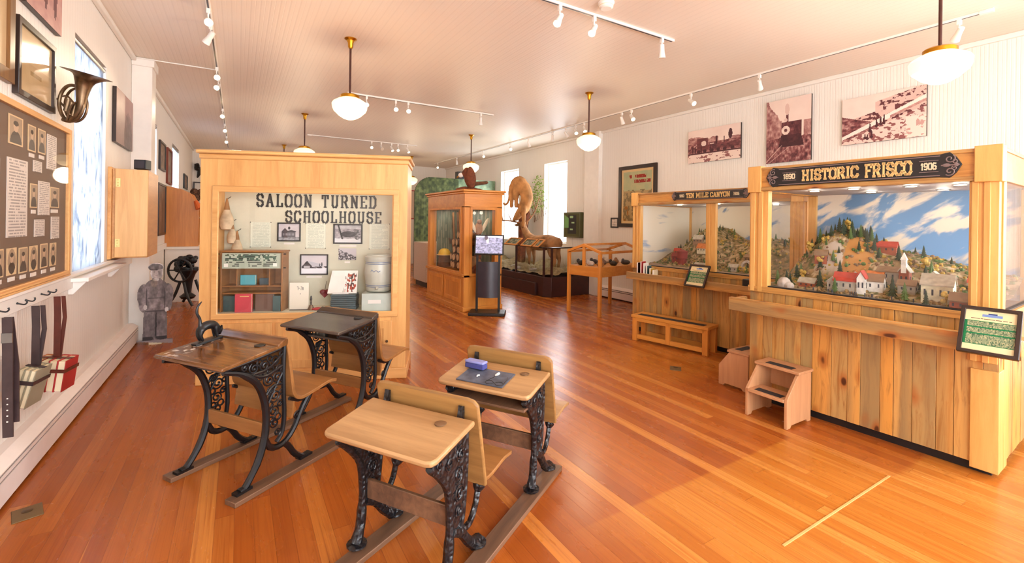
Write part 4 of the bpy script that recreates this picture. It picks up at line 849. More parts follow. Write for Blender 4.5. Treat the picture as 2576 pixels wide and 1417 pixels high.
MB().prism([(-.115, -.03), (.085, -.03), (.095, -.02), (.095, .02), (.085, .03), (-.115, .03)], 0, .016, 'z').xf(Matrix.Rotation(-.107, 4, 'Y')).build('base', 'iron', ct, .003)
fused('cat_body', [([(-.06, 0, .105), (-.02, 0, .125), (.03, 0, .118), (.06, 0, .09)], [.03, .034, .032, .024]), ([(.055, 0, .095), (.075, 0, .065), (.08, 0, .045)], [.026, .027, .014]),
   ([(-.065, .016, .10), (-.075, .017, .06), (-.06, .017, .02)], [.022, .014, .011]), ([(-.065, -.016, .10), (-.075, -.017, .06), (-.06, -.017, .02)], [.022, .014, .011]),
   ([(.04, .016, .10), (.045, .018, .06), (.05, .018, .03)], [.018, .012, .011]), ([(.04, -.016, .10), (.045, -.018, .06), (.05, -.018, .03)], [.018, .012, .011]),
   ([(-.07, 0, .12), (-.072, 0, .18), (-.095, 0, .23), (-.09, 0, .275), (-.06, 0, .31)], [.014, .011, .010, .009, .006])], 'iron', ct, .006, 3)
MB().prism([(.07, .082), (.09, .07), (.085, .108)], -.026, -.01).prism([(.07, .082), (.09, .07), (.085, .108)], .01, .026).build('ears', 'iron', ct)
cb_, sb_ = math.cos(math.radians(33)), math.sin(math.radians(33))
def on_b(x, y, dz=0): return (1.126+x*cb_-y*sb_, 2.173+x*sb_+y*cb_, (.5815+x*.1305)*1.035+dz)
def flat_on_b(o): o.rotation_euler = (Matrix.Rotation(math.radians(33), 4, 'Z') @ Matrix.Rotation(-.135, 4, 'Y')).to_euler(); return o
sl = flat_on_b(thing('writing_slate', 'dark blue grey writing slate lying on the pale desk', 'slate', on_b(.12, .03)))
Bx(-.085, .085, -.145, .145, 0, .006).build('slate_board', plain('dusty_slate', (82, 88, 104), .5, 0, .25, 20), sl, .001)
er = thing('chalk_eraser', 'blue chalkboard eraser standing on the slate corner', 'eraser', on_b(.19, .135, .008), math.radians(20))
Bx(-.065, .065, -.025, .025, 0, .03).xf(Matrix.Rotation(H90+.15, 4, 'Z')).build('felt_pad', plain('blue_felt', (64, 66, 130), .9, 0, .1), er, .006); Bx(-.065, .065, -.027, .027, .03, .045).xf(Matrix.Rotation(H90+.15, 4, 'Z')).build('handle_back', plain('pale_blue_back', (134, 138, 196), .5), er, .006)
tag(MB().tube([(0, 0, 0), (.03, .02, 0)], .007, 10).build('chalk_stick', 'paper', None, loc=on_b(.13, -.03, .016)), 'short white chalk stick on the dark slate', 'chalk')
tag(MB().tube(bez([(0, 0, 0), (.01, .012, 0), (.022, .01, 0)], 6), .004, 8).build('chalk_piece', 'paper', None, loc=on_b(.09, .07, .0125)), 'tiny curled chalk piece on the dark slate', 'chalk')
gl_ = flat_on_b(thing('wire_spectacles', 'thin wire spectacles lying at the slate edge', 'spectacles', on_b(.05, -.06, .011)))
mb = MB()
for c in (-.03, .03): mb.tube([(.018*math.cos(a), c+.024*math.sin(a), .003) for a in np.linspace(0, 2*math.pi, 18)], .0018, 6)
mb.tube([(0, -.006, .003), (0, .006, .003)], .0018, 6).build('rims', 'black', gl_)
MB().tube([(.0, -.054, .003), (.06, -.05, .004), (.085, -.04, .003)], .0016, 6).tube([(.0, .054, .003), (.06, .03, .006), (.085, .02, .003)], .0016, 6).build('temples', 'black', gl_)

# ================================================================== ceiling fixtures
def pendant(label, x, y):
    t = thing('pendant_lamp', label, 'pendant lamp', (x, y, ZC), 0, 'schoolhouse pendant lamps')
    MB().lathe([(.062, 0), (.062, -.006), (.04, -.02), (.028, -.045), (.026, -.085), (.016, -.105)], n=20).build('ceiling_canopy', 'brass', t)
    MB().tube([(0, 0, -.1), (0, 0, -.6)], .011, 10).build('rod', 'rod', t)
    MB().lathe([(.02, -.575), (.085, -.59), (.098, -.6), (.098, -.625), (.09, -.63)], n=24).build('shade_fitter', 'brass', t)
    MB().lathe([(.09, -.615), (.094, -.628), (.12, -.64), (.165, -.668), (.178, -.69), (.172, -.735), (.158, -.765), (.15, -.77), (.11, -.81), (.06, -.84), (.02, -.852), (.002, -.854)], n=36).build('glass_globe', 'globe', t)
    l = bpy.data.lights.new('pendant_glow', 'POINT'); l.energy = 30; l.color = (1, .82, .58); l.shadow_soft_size = .17
    o = bpy.data.objects.new('pendant_glow', l); COL.objects.link(o); o.parent = t; o.location = (0, 0, -1.05)
    return t
for lab, x, y in (('brass pendant with opal globe nearest the camera at the upper right', 4.37, 1.22), ('brass pendant with opal globe above the desks, left of the middle ceiling track', .99, 4.96), ('brass pendant with opal globe hanging before the right wall left of the photographs', 4.37, 5.09),
      ('brass pendant with its globe half hidden above the schoolhouse case', 1.01, 8.94), ('brass pendant hanging above the stuffed eagle case', 4.37, 9.0), ('far brass pendant whose canopy shows above the schoolhouse case', .99, 13.0), ('far pendant globe seen right beside the schoolhouse case cornice', 4.37, 13.0)): pendant(lab, x, y)
def track(label, a, b, dark=False):
    t = thing('light_track', label, 'light track', (a[0], a[1], ZC)); d = Vector((b[0]-a[0], b[1]-a[1], 0)); n = Vector((-d.y, d.x, 0)).normalized()*.018
    L = d.length; ang = math.atan2(d.y, d.x); R = Matrix.Rotation(ang, 4, 'Z')
    MB().box(0, L, -.018, .018, -.022, 0).xf(R).build('track_rail', 'white', t, .002)
    MB().box(.02, L-.02, -.007, .007, -.0235, -.0215).xf(R).build('conductor_slot', 'charcoal', t)
    MB().box(-.05, .04, -.022, .022, -.028, 0).xf(R).build('end_feed', 'white', t, .003)
    return t
track('long white light track running along the left side of the ceiling', (-.25, 2.3), (-.25, 14.3))
track('white light track crossing the ceiling behind the middle pendant', (1.42, 7.05), (3.85, 7.05))
track('far white light track crossing the ceiling above the schoolhouse case', (1.35, 11.05), (3.85, 11.05))
track('long white light track running along the right side of the ceiling', (5.55, 1.25), (5.55, 14.2))
track('white light track crossing the ceiling next to the smoke detector', (.9, 3.15), (3.82, 3.15))
ORD = ['first', 'second', 'third', 'fourth', 'fifth', 'sixth', 'seventh', 'eighth', 'ninth', 'tenth', 'eleventh', 'twelfth', 'thirteenth', 'fourteenth']
def spot(label, x, y, aim, lit, group, energy=0):
    t = thing('track_spotlight', label, 'spotlight', (x, y, ZC-.022), 0, group)
    Bx(-.016, .016, -.016, .016, -.045, 0).build('track_adapter', 'white', t, .003)
    MB().tube([(0, 0, -.04), (0, 0, -.1)], .007, 8).ball((0, 0, -.105), .013, 10, 7).build('stem', 'white', t)
    d = Vector(aim).normalized(); c = Vector((0, 0, -.11)); p = [c-d*.05, c-d*.045, c+d*.02, c+d*.07, c+d*.085]
    MB().tube(p, [.012, .024, .026, .034, .036], 16).build('lamp_head', 'white', t)
    MB().tube([c+d*.083, c+d*.0865], [.031, .031], 16).build('lamp_face', 'bulb' if lit else 'bulbo', t)
    if energy:
        l = bpy.data.lights.new('spot_beam', 'SPOT'); l.energy = energy; l.color = (1, .82, .58); l.spot_size = math.radians(70); l.spot_blend = .8; l.shadow_soft_size = .03
        o = bpy.data.objects.new('spot_beam', l); COL.objects.link(o); o.parent = t; o.location = c+d*.1; o.rotation_euler = d.to_track_quat('-Z', 'Y').to_euler()
for i, (y, lit, aim) in enumerate(((4.9, 1, (.1, -1, -.55)), (5.3, 0, (-.5, .5, -.8)), (6.75, 1, (.1, -1, -.5)), (7.25, 1, (-.2, -1, -.6)), (9.25, 1, (0, -1, -.5)), (10.7, 1, (.1, -1, -.6)), (12.3, 1, (0, -1, -.5)))):
    spot(f'{ORD[i]} white spotlight from the near end of the left ceiling track', -.25, y, aim, lit, 'spotlights on the left track', 30 if lit and i < 5 else 0)
for i, (x, lit, aim) in enumerate(((1.65, 1, (-.2, -1, -.5)), (2.1, 1, (-.2, -1, -.6)), (2.3, 1, (-.2, -1, -.6)), (3.6, 0, (.1, .3, -1)))):
    spot(f'{ORD[i]} white spotlight from the left on the track behind the middle pendant', x, 7.05, aim, lit, 'spotlights on the middle track', 30 if lit else 0)
for i, (x, lit, aim) in enumerate(((2.72, 1, (-.2, -1, -.6)), (2.95, 0, (.2, -1, -.9)), (3.2, 1, (.2, -.6, -.9)), (3.36, 1, (-.2, -1, -.8)), (3.6, 1, (.3, -.5, -.9)))):
    spot(f'{ORD[i]} white spotlight from the left on the far ceiling track', x, 11.05, aim, lit, 'spotlights on the far track')
for i, (y, lit, aim) in enumerate(((1.42, 0, (.6, .5, -.6)), (3.25, 0, (.7, .3, -.6)), (4.25, 1, (-.2, -.8, -.6)), (5.4, 1, (-.3, -.9, -.9)), (5.62, 0, (.6, .2, -.9)), (6.6, 1, (-.3, -.8, -.9)), (6.85, 1, (-.4, -.8, -.8)), (7.15, 0, (.5, -.3, -.9)), (7.6, 0, (.3, .4, -.9)), (8.5, 0, (.5, .3, -.9)), (9.3, 1, (-.4, -1, -.7)), (10.7, 1, (-.2, -.9, -.8)), (12.4, 0, (.2, .2, -1)), (13.9, 1, (-.4, -1, -.6)))):
    spot(f'{ORD[i]} white spotlight from the near end of the right ceiling track', 5.55, y, aim, lit, 'spotlights on the right track', 24 if i in (3, 5, 10) else 0)
for i, (x, lit, aim) in enumerate(((2.36, 1, (-.6, -.3, -.9)), (2.75, 1, (-.6, -.3, -.8)), (3.65, 0, (.15, .1, -1)))):
    spot(f'{ORD[i]} white spotlight from the left on the track beside the smoke detector', x, 3.15, aim, lit, 'spotlights on the near track', 24 if lit else 0)
sd = thing('smoke_detector', 'round white smoke detector on the ceiling beside the near track', 'smoke detector', (2.69, 2.93, ZC))
MB().lathe([(.07, 0), (.07, -.012), (.062, -.02), (.06, -.045), (.045, -.055), (.001, -.056)], n=28).build('housing', 'white', sd); MB().lathe([(.0625, -.028), (.064, -.031), (.0625, -.034)], n=28).build('vent_ring', 'cream', sd)

# ================================================================== nature display case, eagle, kiosk
CC = thing('display_case', 'tall oak corner case with windows on two sides holding a woodland display', 'display case', (3.2, 6.81, 0))
CW, CD = .72, 1.68
mb = MB()
for (x, y) in ((0, 0), (CW-.13, 0), (0, CD-.13), (CW-.13, CD-.13)): mb.box(x, x+.13, y, y+.13, .56, 1.75)
mb.build('corner_post', 'oak2', CC, .004)
MB().box(0, CW, 0, CD, 1.73, 1.97).build('header', 'oak2x', CC, .004)
MB().prism([(-.05, -.05), (CW+.05, -.05), (CW+.05, CD+.05), (-.05, CD+.05)], 1.995, 2.03, 'z').prism([(-.025, -.025), (CW+.025, -.025), (CW+.025, CD+.025), (-.025, CD+.025)], 1.96, 1.995, 'z').build('cornice', 'oak2x', CC, .01)
MB().box(0, CW, 0, CD, .02, .6).build('base_cabinet', 'oak2', CC, .003)
MB().box(-.03, .01, -.0, CD+.01, .575, .62).build('ledge', 'oak2x', CC, .004); Bx(-.02, CW+.015, -.02, CD+.02, 0, .075).build('plinth', 'oak2x', CC, .006)
for y0 in (.1, .86):
    MB().ring([(y0, .13), (y0+.7, .13), (y0+.7, .53), (y0, .53)], [(y0+.07, .2), (y0+.63, .2), (y0+.63, .46), (y0+.07, .46)], -.018, 0, 'x').box(-.008, 0, y0+.07, y0+.63, .2, .46).build('door', 'oak2', CC, .004)
MB().frame(.1, CW-.1, .58, 1.74, .045, -.015, .0).build('window_frame', 'oak2', CC, .004)
MB().ring([(.1, .6), (CD-.1, .6), (CD-.1, 1.74), (.1, 1.74)], [(.15, .65), (CD-.15, .65), (CD-.15, 1.7), (.15, 1.7)], -.015, 0, 'x').build('window_frame', 'oak2', CC, .004)
Bx(.12, CW-.12, .03, .036, .6, 1.74).build('glass_pane', 'glass', CC); Bx(.03, .036, .12, CD-.12, .6, 1.74).build('glass_pane', 'glass', CC); Bx(CW-.04, CW-.034, .12, CD-.12, .6, 1.74).build('glass_pane', 'glass', CC)
def forest(u, v): 
    c = lerp((.50, .56, .50), (.22, .27, .2), fbm(u, v, 7, 3)); tr = np.modf(u*9+.3*vn(u, v, 3, 2))[0]; return over(c, (tr < .22)*(.4+.6*fbm(u*3, v, 9, 4)), (.66, .62, .52))
fb = painted('forest_backdrop', 1.36, 1.1, 60, 50, forest, 'art', CC, 0, 0, 0); fb.rotation_euler.z = -H90; fb.location = (.64, CD-.16, .62)
fb2 = painted('forest_backdrop', .46, 1.1, 30, 50, forest, 'art', CC, .13, CD-.15, .62)
il = area('added_case_light', (0, 0, 0), (0, 0, 0), .3, 1.2, 6, (1, .9, .75)); il.parent = CC; il.location = (.36, .84, 1.71)  # added light for the woodland display, which has no known lamp
Bx(.2, .52, .22, 1.46, 1.713, 1.732).build('added_light_strip', 'white', CC, .003)  # made-up strip housing for the added light
ix = lambda x, y, z: (3.2+x, 6.81+y, z)
hh = thing('hard_hat', 'yellow hard hat on a stump inside the woodland case', 'hard hat', ix(.25, 1.42, .84))
MB().lathe([(.12, 0), (.12, .02), (.112, .06), (.085, .1), (.045, .122), (.002, .128)], n=24).build('shell', plain('yellow_shell', (236, 190, 40), .35), hh); MB().lathe([(.125, -.006), (.15, -.004), (.15, .004), (.12, .008)], n=24).build('brim', 'gold', hh)
tag(MB().lathe([(.14, 0), (.12, .04), (.11, .2), (.115, .215)], n=16).build('tree_stump', 'bark', None, loc=ix(.25, 1.42, .62)), 'tree stump under the yellow hard hat', 'stump')
ax = thing('axe', 'orange handled axe standing behind the yellow hard hat', 'axe', ix(.42, 1.24, .62)); MB().tube([(0, 0, 0), (-.08, .02, .5)], .014, 8).build('handle', plain('orange_handle', (206, 112, 50), .5), ax); MB().prism([(-.13, .44), (-.05, .47), (-.04, .53), (-.15, .55)], -.01, .03).build('head', 'steel', ax)
rnd = random.Random(5)
M['cutwood'] = plain('pale_cut_wood', (206, 170, 128), .8, 0, .15, 20)
for i in range(16):
    r_, c_ = divmod(i, 3); y = .72+.16*c_+(.085 if r_ % 2 else 0)+rnd.uniform(-.01, .01); z = .62+.075+.135*r_; L = .2+.12*rnd.random()
    t = thing('log', 'split log with a pale cut end stacked in the woodland case', 'log', ix(.2+.04*rnd.random()+.03*r_, y, z), rnd.uniform(-.15, .15), 'logs in the woodland case')
    MB().tube([(0, 0, 0), (L, 0, 0)], .066, 11).build('bark_log', 'bark', t); MB().tube([(-.004, 0, 0), (.0, 0, 0)], .056, 11).build('cut_face', 'cutwood', t)
for i in range(4):
    tag(MB().tube(bez([(0, 0, 0), (.02, .02, .4), (-.02, .0, 1.05)], 8), [.035, .033, .03, .028, .026, .024, .022, .02], 8).build('sapling', 'bone' if i % 2 else 'bark', None, loc=ix(.52-.02*i, .95+.17*i, .62)), 'slender bare sapling trunk at the back of the woodland case', 'sapling', 'saplings in the woodland case')
owl = thing('mounted_owl', 'pale winged stuffed bird behind the near window of the woodland case', 'stuffed bird', ix(.42, .3, 1.27)); MB().ball((0, 0, .1), (.07, .06, .12)).build('body', 'fur', owl); MB().ball((0, -.02, .22), .045).build('head', 'bone', owl)
for s in (-1, 1): MB().ball((s*.12, 0, .16), (.035, .02, .15), rot=Matrix.Rotation(s*.5, 3, 'Y')).build('wing', 'cream', owl)
tag(MB().tube(bez([(.3, .3, .62), (.4, .28, .9), (.42, .3, 1.28)], 8), [.09, .08, .07, .06, .06, .05, .05, .04], 10).build('dead_snag', 'mesh', None, loc=(3.2, 6.81, 0)), 'dark snag carrying the pale winged bird', 'snag')
hd = thing('mounted_animal', 'brown furred animal mount low behind the near glass of the woodland case', 'stuffed animal', ix(.22, .2, .62)); skinned('body', [((0, 0, .18), .07), ((.1, .03, .2), .075), ((.2, .06, .17), .065), ((-.06, -.01, .26), .045), ((-.11, -.02, .25), .025), ((.2, .06, .06), .02), ((.2, .06, .02), .02), ((0, 0, .06), .02), ((0, 0, .02), .02)], [(0, 1), (1, 2), (0, 3), (3, 4), (2, 5), (5, 6), (0, 7), (7, 8)], 'fur2', hd)
# eagle on driftwood on top of the case
eg = thing('mounted_eagle', 'dark brown stuffed eagle with a white head on the oak corner case', 'stuffed eagle', (3.52, 7.35, 2.031), -math.radians(31))
MB().tube(bez([(-.22, 0, .03), (-.05, .02, .045), (.1, -.02, .035), (.26, .02, .025)], 10), [.02, .035, .045, .05, .04, .045, .04, .03, .025, .01], 8).build('driftwood_perch', 'mesh', eg)
fused('body', [([(.05, 0, .08), (.03, 0, .2), (0, 0, .32), (-.03, 0, .38)], [.06, .10, .09, .055]), ([(-.03, 0, .37), (-.08, 0, .33), (-.1, 0, .31)], [.055, .045, .035])], 'mesh', eg, .012, 4)
MB().ball((-.135, 0, .295), (.05, .04, .045), rot=Matrix.Rotation(-.5, 3, 'Y')).build('head', 'paper', eg); MB().tube([(-.17, 0, .275), (-.2, 0, .255), (-.203, 0, .235)], [.017, .011, .003], 8).build('beak', 'brass', eg)
for s in (1, -1): MB().ball((.055, s*.08, .25), (.075, .028, .19), 16, 11, Matrix.Rotation(-.12, 3, 'Y')).build('wing', 'mesh', eg)
MB().prism([(.08, .10), (.1, .17), (.34, .19), (.36, .165), (.33, .14)], -.05, .05).build('tail', 'bark', eg, .006)
for s in (-1, 1): MB().tube([(.03, s*.03, .1), (.02, s*.03, .05)], [.022, .01], 8).build('leg', 'brass', eg)
# monitor kiosk
kk = thing('monitor_kiosk', 'black kiosk with a tilted monitor on a two legged stand', 'kiosk', (3.477, 6.477, 0), -math.radians(34.2))
MB().prism([(-.29, -.2), (.29, -.2), (.29, .15), (-.29, .15)], 0, .05, 'z').build('base_plate', 'black', kk, .01)
for x in (-.18, .18): Bx(x-.018, x+.018, .0, .03, .05, 1.05).build('leg', 'black', kk, .003)
pp = MB()
arc = [(-.165+.33*i/12, -.03-.05*math.sin(math.pi*i/12)) for i in range(13)]
pp.prism(arc+[(a, b+.012) for a, b in reversed(arc)], .27, .85, 'z').build('curved_panel', 'charcoal', kk)
TM = Matrix.Translation((0, -.03, 1.125)) @ Matrix.Rotation(-.22, 4, 'X')
mo = MB().box(-.22, .25, 0, .045, -.165, .165).xf(TM).build('monitor', 'black', kk, .006)
def crowd(u, v):
    c = grey(.5+.5*(fbm(u, v, 14, 2)-.25)-.12*(vn(u*30, v*12, 1, 5) > .7)); c[..., 2] += .10; c[..., 0] -= .03; c = over(c, v > .86+.1*vn(u, v, 8, 3), (.8, .82, .88)); c = over(c, ell(u, v, .44, .72, .05, .16), (.84, .80, .80)); return over(c, ell(u, v, .38, .9, .07, .14), (.36, .33, .38))
sc = painted('screen', .43, .285, 70, 44, crowd, 'screen', mo, -.2, -.002, -.142, None, .001); sc.data.transform(TM)

# ================================================================== partition mural, wildlife stand
def mural(u, v):
    c = lerp((.16, .22, .10), (.42, .47, .27), fbm(u, v, 34, 3)*1.9-.45); c = over(c, (u > .52), lerp((.30, .40, .30), (.60, .68, .54), fbm(u, v, 22, 6)*1.6-.3)); tr = np.modf(u*17+.35*vn(u, v, 5, 2))[0]; c = over(c, (tr < .18)*(.15+.5*(u > .5))*(v < .9), (.72, .74, .62)); return over(c, (v < .3)*.4, (.36, .30, .2))
mu = thing('mural_partition', 'green woodland mural partition with a rounded top corner behind the corner case', 'mural', (4.0, 11.6, 0))
mp = lambda u, v: ~((u < .2) & (v > .82) & (((u-.2)/.2)**2+((v-.82)/.18)**2 > 1))
painted('mural_board', 2.42, 2.68, 150, 150, mural, 'art', mu, 0, 0, 0, mp, .06)
tag(MB().box(-.1, .1, -.09, .09, 0, .2).build('speaker', 'black', None, .006, loc=(5.3, 11.63, 2.681)), 'black box speaker on top of the green mural partition', 'speaker')
gp = thing('display_plinth', 'speckled grey brown plinth left of the oak corner case', 'plinth', (3.58, 9.6, 0))
Bx(0, 1.0, 0, .8, .12, 1.0).build('body', plain('speckled_laminate', (204, 178, 154), .6, 0, .2, 90), gp, .004); Bx(.04, .96, .04, .76, 0, .12).build('toe_kick', 'black', gp)
pf = framed('picture_frame', 'thin red framed notice on the far wall beside the mural', 'picture', 0, 0, .45, 0, 1.0, .03, lambda u, v: np.ones(u.shape+(3,))*np.array((.86, .78, .72)), 'redbook', rz=0); pf.location = (5.3-.35, YF, 1.55)
def wt_mat(name, c0, c1, s=14):
    g = G(name); n = g.noise(g.pos(), s, 4, .65); return g.fin(g.ramp(n, (.32, lin(*c0)), (.68, lin(*c1))), .9)
M['ground'] = wt_mat('dry_grass_ground', (112, 92, 60), (176, 156, 112)); M['grassy'] = plain('dry_grass', (186, 170, 110), .9, 0, .3, 30)
ws = thing('wildlife_stand', 'maroon wildlife stand with low glass and dry grass ground below the windows', 'wildlife stand', (5.245, 7.30, 0))
MB().prism([(.0, .14), (.11, 0), (1.17, 0), (1.17, 4.3), (0, 4.3)], 0, .40, 'z').build('plinth', 'maroon', ws, .006)
Bx(-.05, 0, 0.35, 4.3, .0, .26).build('step', 'maroon', ws, .006)
gm = MB(); nx, ny = 14, 46; vs = []; rr = random.Random(2)
for j in range(ny):
    for i in range(nx): vs.append((.05+1.1*i/(nx-1), .04+4.2*j/(ny-1), .38+.03+.10*i/nx+.05*rr.random()+.10*math.sin(j*.5)*math.sin(i*.4)**2))
gm.add(vs, [(j*nx+i, j*nx+i+1, (j+1)*nx+i+1, (j+1)*nx+i) for j in range(ny-1) for i in range(nx-1)]).build('ground', 'ground', ws)
gb = MB()
for k in range(2200):
    x, y = .1+1.02*rr.random(), .06+4.1*rr.random(); h = .08+.34*rr.random()**1.5*(.4+.6*x); z = .45; dx, dy = rr.uniform(-.05, .05), rr.uniform(-.05, .05)
    gb.add([(x-.005, y-.009, z), (x+.005, y+.009, z), (x+dx, y+dy, z+h)], [(0, 1, 2)])
tag(gb.build('grass', 'grassy', ws, smooth=False), kind='stuff')
rk = MB()
for k in range(16): rk.ball((.12+.9*rr.random(), .1+3.7*rr.random(), .47), (.05+.06*rr.random(), .05+.06*rr.random(), .04), 7, 5)
rk.build('rocks', plain('pale_rock', (178, 168, 156), .8, 0, .15), ws)
for (x, y) in ((0.03, .16), (.13, .03), (.02, 1.2), (.02, 2.4), (1.14, .03)): Bx(x-.018, x+.018, y-.018, y+.018, .40, .985).build('glass_post', 'maroon', ws)
MB().tube([(.02, 4.25, .985), (.02, .16, .985), (.13, .03, .985), (1.15, .03, .985)], .014, 6).build('top_rail', 'dark', ws)
Bx(.018, .023, .16, 4.25, .40, .98).build('glass_pane', 'glass2', ws); MB().prism([(.02, .16), (.13, .03), (.133, .033), (.023, .163)], .40, .98, 'z').build('glass_pane', 'glass2', ws); Bx(.14, 1.14, .028, .033, .40, .98).build('glass_pane', 'glass2', ws)
f_lab = lambda u, v: over(np.ones(u.shape+(3,))*np.array((.26, .27, .2)), (vn(u*14, v*7, 1, 3) > .55) & rect(u, v, .08, .92, .1, .9), (.55, .52, .42))
for lab, y, w in (('smallest oak framed label panel, nearest on the wildlife stand rail', .26, .2), ('middle oak framed label panel on the wildlife stand rail', .52, .42), ('oak framed label panel partly behind the monitor kiosk', 1.12, .5)):
    RX = Matrix.Translation((-.045, y+w, .985)) @ Matrix.Rotation(-H90, 4, 'Z') @ Matrix.Rotation(-.9, 4, 'X')
    t = MB().frame(0, w, 0, .24, .03, -.02, 0).xf(RX).build('label_panel', 'oak2x', ws, .003); t['label'] = lab; p = painted('label_print', w-.05, .19, 40, 14, f_lab, 'art', t, .025, -.008, .025, None, .004); p.data.transform(RX)
# stuffed elk with antlers, cougar climbing down over it
el = thing('mounted_elk', 'stuffed tan deer with antlers raising its muzzle on the wildlife stand', 'stuffed deer', (0, 0, 0)); E0 = 5.85
legs = []
for sx, dy in ((-.1, 0), (.1, .1)):
    legs += [([(E0+sx*.8, 7.86+dy, 1.02), (E0+sx, 7.84+dy, .84), (E0+sx, 7.74+dy, .68), (E0+sx, 7.80+dy, .48), (E0+sx, 7.83+dy, .44)], [.13, .09, .038, .028, .032]), ([(E0+sx*.8, 8.72+dy, 1.0), (E0+sx, 8.74+dy, .84), (E0+sx, 8.71+dy, .68), (E0+sx, 8.74+dy, .5), (E0+sx, 8.76+dy, .44)], [.11, .06, .036, .026, .03])]
fused('body', [([(E0, 7.80, 1.05), (E0, 8.1, 1.06), (E0, 8.45, 1.03), (E0, 8.75, 1.04)], [.13, .175, .18, .16]), ([(E0, 8.72, 1.06), (E0, 8.95, 1.18), (E0-.02, 9.08, 1.36), (E0-.02, 9.12, 1.44)], [.15, .10, .075, .07]), ([(E0-.02, 9.10, 1.45), (E0-.02, 9.25, 1.45), (E0-.02, 9.45, 1.42)], [.072, .058, .032]), ([(E0, 7.72, 1.14), (E0, 7.66, 1.04)], [.04, .025])]+legs, 'fur2', el, .016, 5)
for s in (-1, 1):
    MB().prism([(9.10, 1.45), (9.02, 1.54), (9.06, 1.42)], E0+s*.07-.008-.02, E0+s*.07+.008-.02, 'x').build('ear', 'fur2', el)
    am = MB(); b = Vector((E0-.02+s*.05, 9.18, 1.48)); main = bez([b, b+Vector((s*.15-.05, .25 if s < 0 else -.05, .05)), b+Vector((s*.25-.05, .62 if s < 0 else -.2, .06 if s < 0 else .3)), b+Vector((s*.28-.05, .85 if s < 0 else -.32, .27 if s < 0 else .62))], 14)
    am.tube(main, list(np.linspace(.022, .008, 14)), 8)
    for k, h in ((3, .2), (6, .3), (9, .28)): p = main[k]; am.tube(bez([p, p+Vector((-.05, .02, h*.6)), p+Vector((-.08, .1 if s < 0 else -.02, h))], 6), [.014, .013, .011, .009, .006, .003], 6)
    am.build('antler', 'bone', el)
MB().ball((E0-.02, 9.475, 1.425), (.024, .02, .02), 8, 6).build('nose', 'black', el)
lg = thing('leaning_log', 'reddish brown split log between cougar and deer', 'log', (6.14, 9.62, .44))
MB().tube(bez([(0, .1, 0), (0, .0, .8), (0, -.05, 1.2), (-.02, .0, 1.5)], 12), [.12, .12, .11, .11, .12, .12, .13, .14, .14, .12, .1, .07], 10).tube(bez([(0, -.05, 1.0), (-.03, -.2, 1.2), (-.02, -.3, 1.32)], 8), [.08, .08, .08, .08, .08, .07, .06, .03], 8).build('trunk', 'mesh', lg)
cg = thing('mounted_cougar', 'stuffed tan cougar climbing head down above the deer', 'stuffed cougar', (0, 0, 0)); X0 = 5.78
fused('body', [([(X0+.05, 9.12, 2.30), (X0, 9.22, 2.46), (X0-.02, 9.36, 2.42), (X0-.04, 9.42, 2.28)], [.15, .15, .14, .12]), ([(X0+.06, 9.12, 2.32), (X0+.08, 9.02, 2.1), (X0+.04, 9.06, 1.85), (X0-.02, 9.14, 1.72)], [.16, .15, .14, .11]), ([(X0-.02, 9.14, 1.74), (X0-.08, 9.2, 1.62), (X0-.12, 9.26, 1.55)], [.105, .085, .045]),
   ([(X0-.05, 9.42, 2.34), (X0-.1, 9.43, 2.16), (X0-.12, 9.38, 2.02), (X0-.14, 9.36, 1.88)], [.12, .085, .05, .05]), ([(X0-.05, 9.2, 2.36), (X0-.12, 9.2, 2.16), (X0-.13, 9.16, 2.0), (X0-.14, 9.14, 1.88)], [.12, .085, .05, .05]),
   ([(X0, 9.0, 1.9), (X0-.06, 8.93, 1.7), (X0-.08, 8.9, 1.5), (X0-.08, 8.92, 1.4)], [.08, .055, .042, .045]), ([(X0+.02, 9.2, 1.78), (X0+.05, 9.34, 1.66), (X0+.04, 9.4, 1.56)], [.07, .05, .042]),
   ([(X0-.02, 9.48, 2.36), (X0-.04, 9.6, 2.2), (X0-.06, 9.64, 2.0), (X0-.08, 9.74, 1.93), (X0-.08, 9.84, 1.96)], [.04, .032, .03, .03, .028])], 'fur', cg, .016, 5)
MB().ball((X0-.13, 9.275, 1.545), (.03, .03, .025), 8, 6).build('muzzle', 'cream', cg)
for s in (-1, 1): MB().ball((X0-.1, 9.14+s*.07, 1.68), (.03, .03, .035), 8, 6).build('ear', 'fur', cg)
br = thing('leafy_branch', 'sprigs of small green leaves on the wall right of the cougar', 'leafy branch', (XR-.02, 0, 0)); bm_ = MB(); lv = MB()
for k in range(7):
    y0, z0 = 9.35-.08*k, 1.5+.03*k; p = bez([(-.1, y0, z0), (-.2, y0+rr.uniform(-.2, .15), z0+.45), (-.25, y0+rr.uniform(-.35, .2), z0+.75+.25*rr.random())], 10); bm_.tube(p, list(np.linspace(.008, .002, 10)), 5)
    for q in p[2:]:
        for _ in range(4):
            c = q+Vector((rr.uniform(-.06, .03), rr.uniform(-.13, .13), rr.uniform(-.07, .07))); lv.ball(c, (.008, .022, .015), 6, 4)
bm_.build('twigs', 'bark', br); lv.build('leaves', 'leaf', br)
gx = thing('wall_panel', 'dark green metal wall box with a lit label between window and pilaster', 'wall box', (XR, 8.2, 1.17), -H90)
Bx(0, .58, -.1, 0, 0, .56).build('box', plain('olive_enamel', (84, 84, 52), .45), gx, .006)
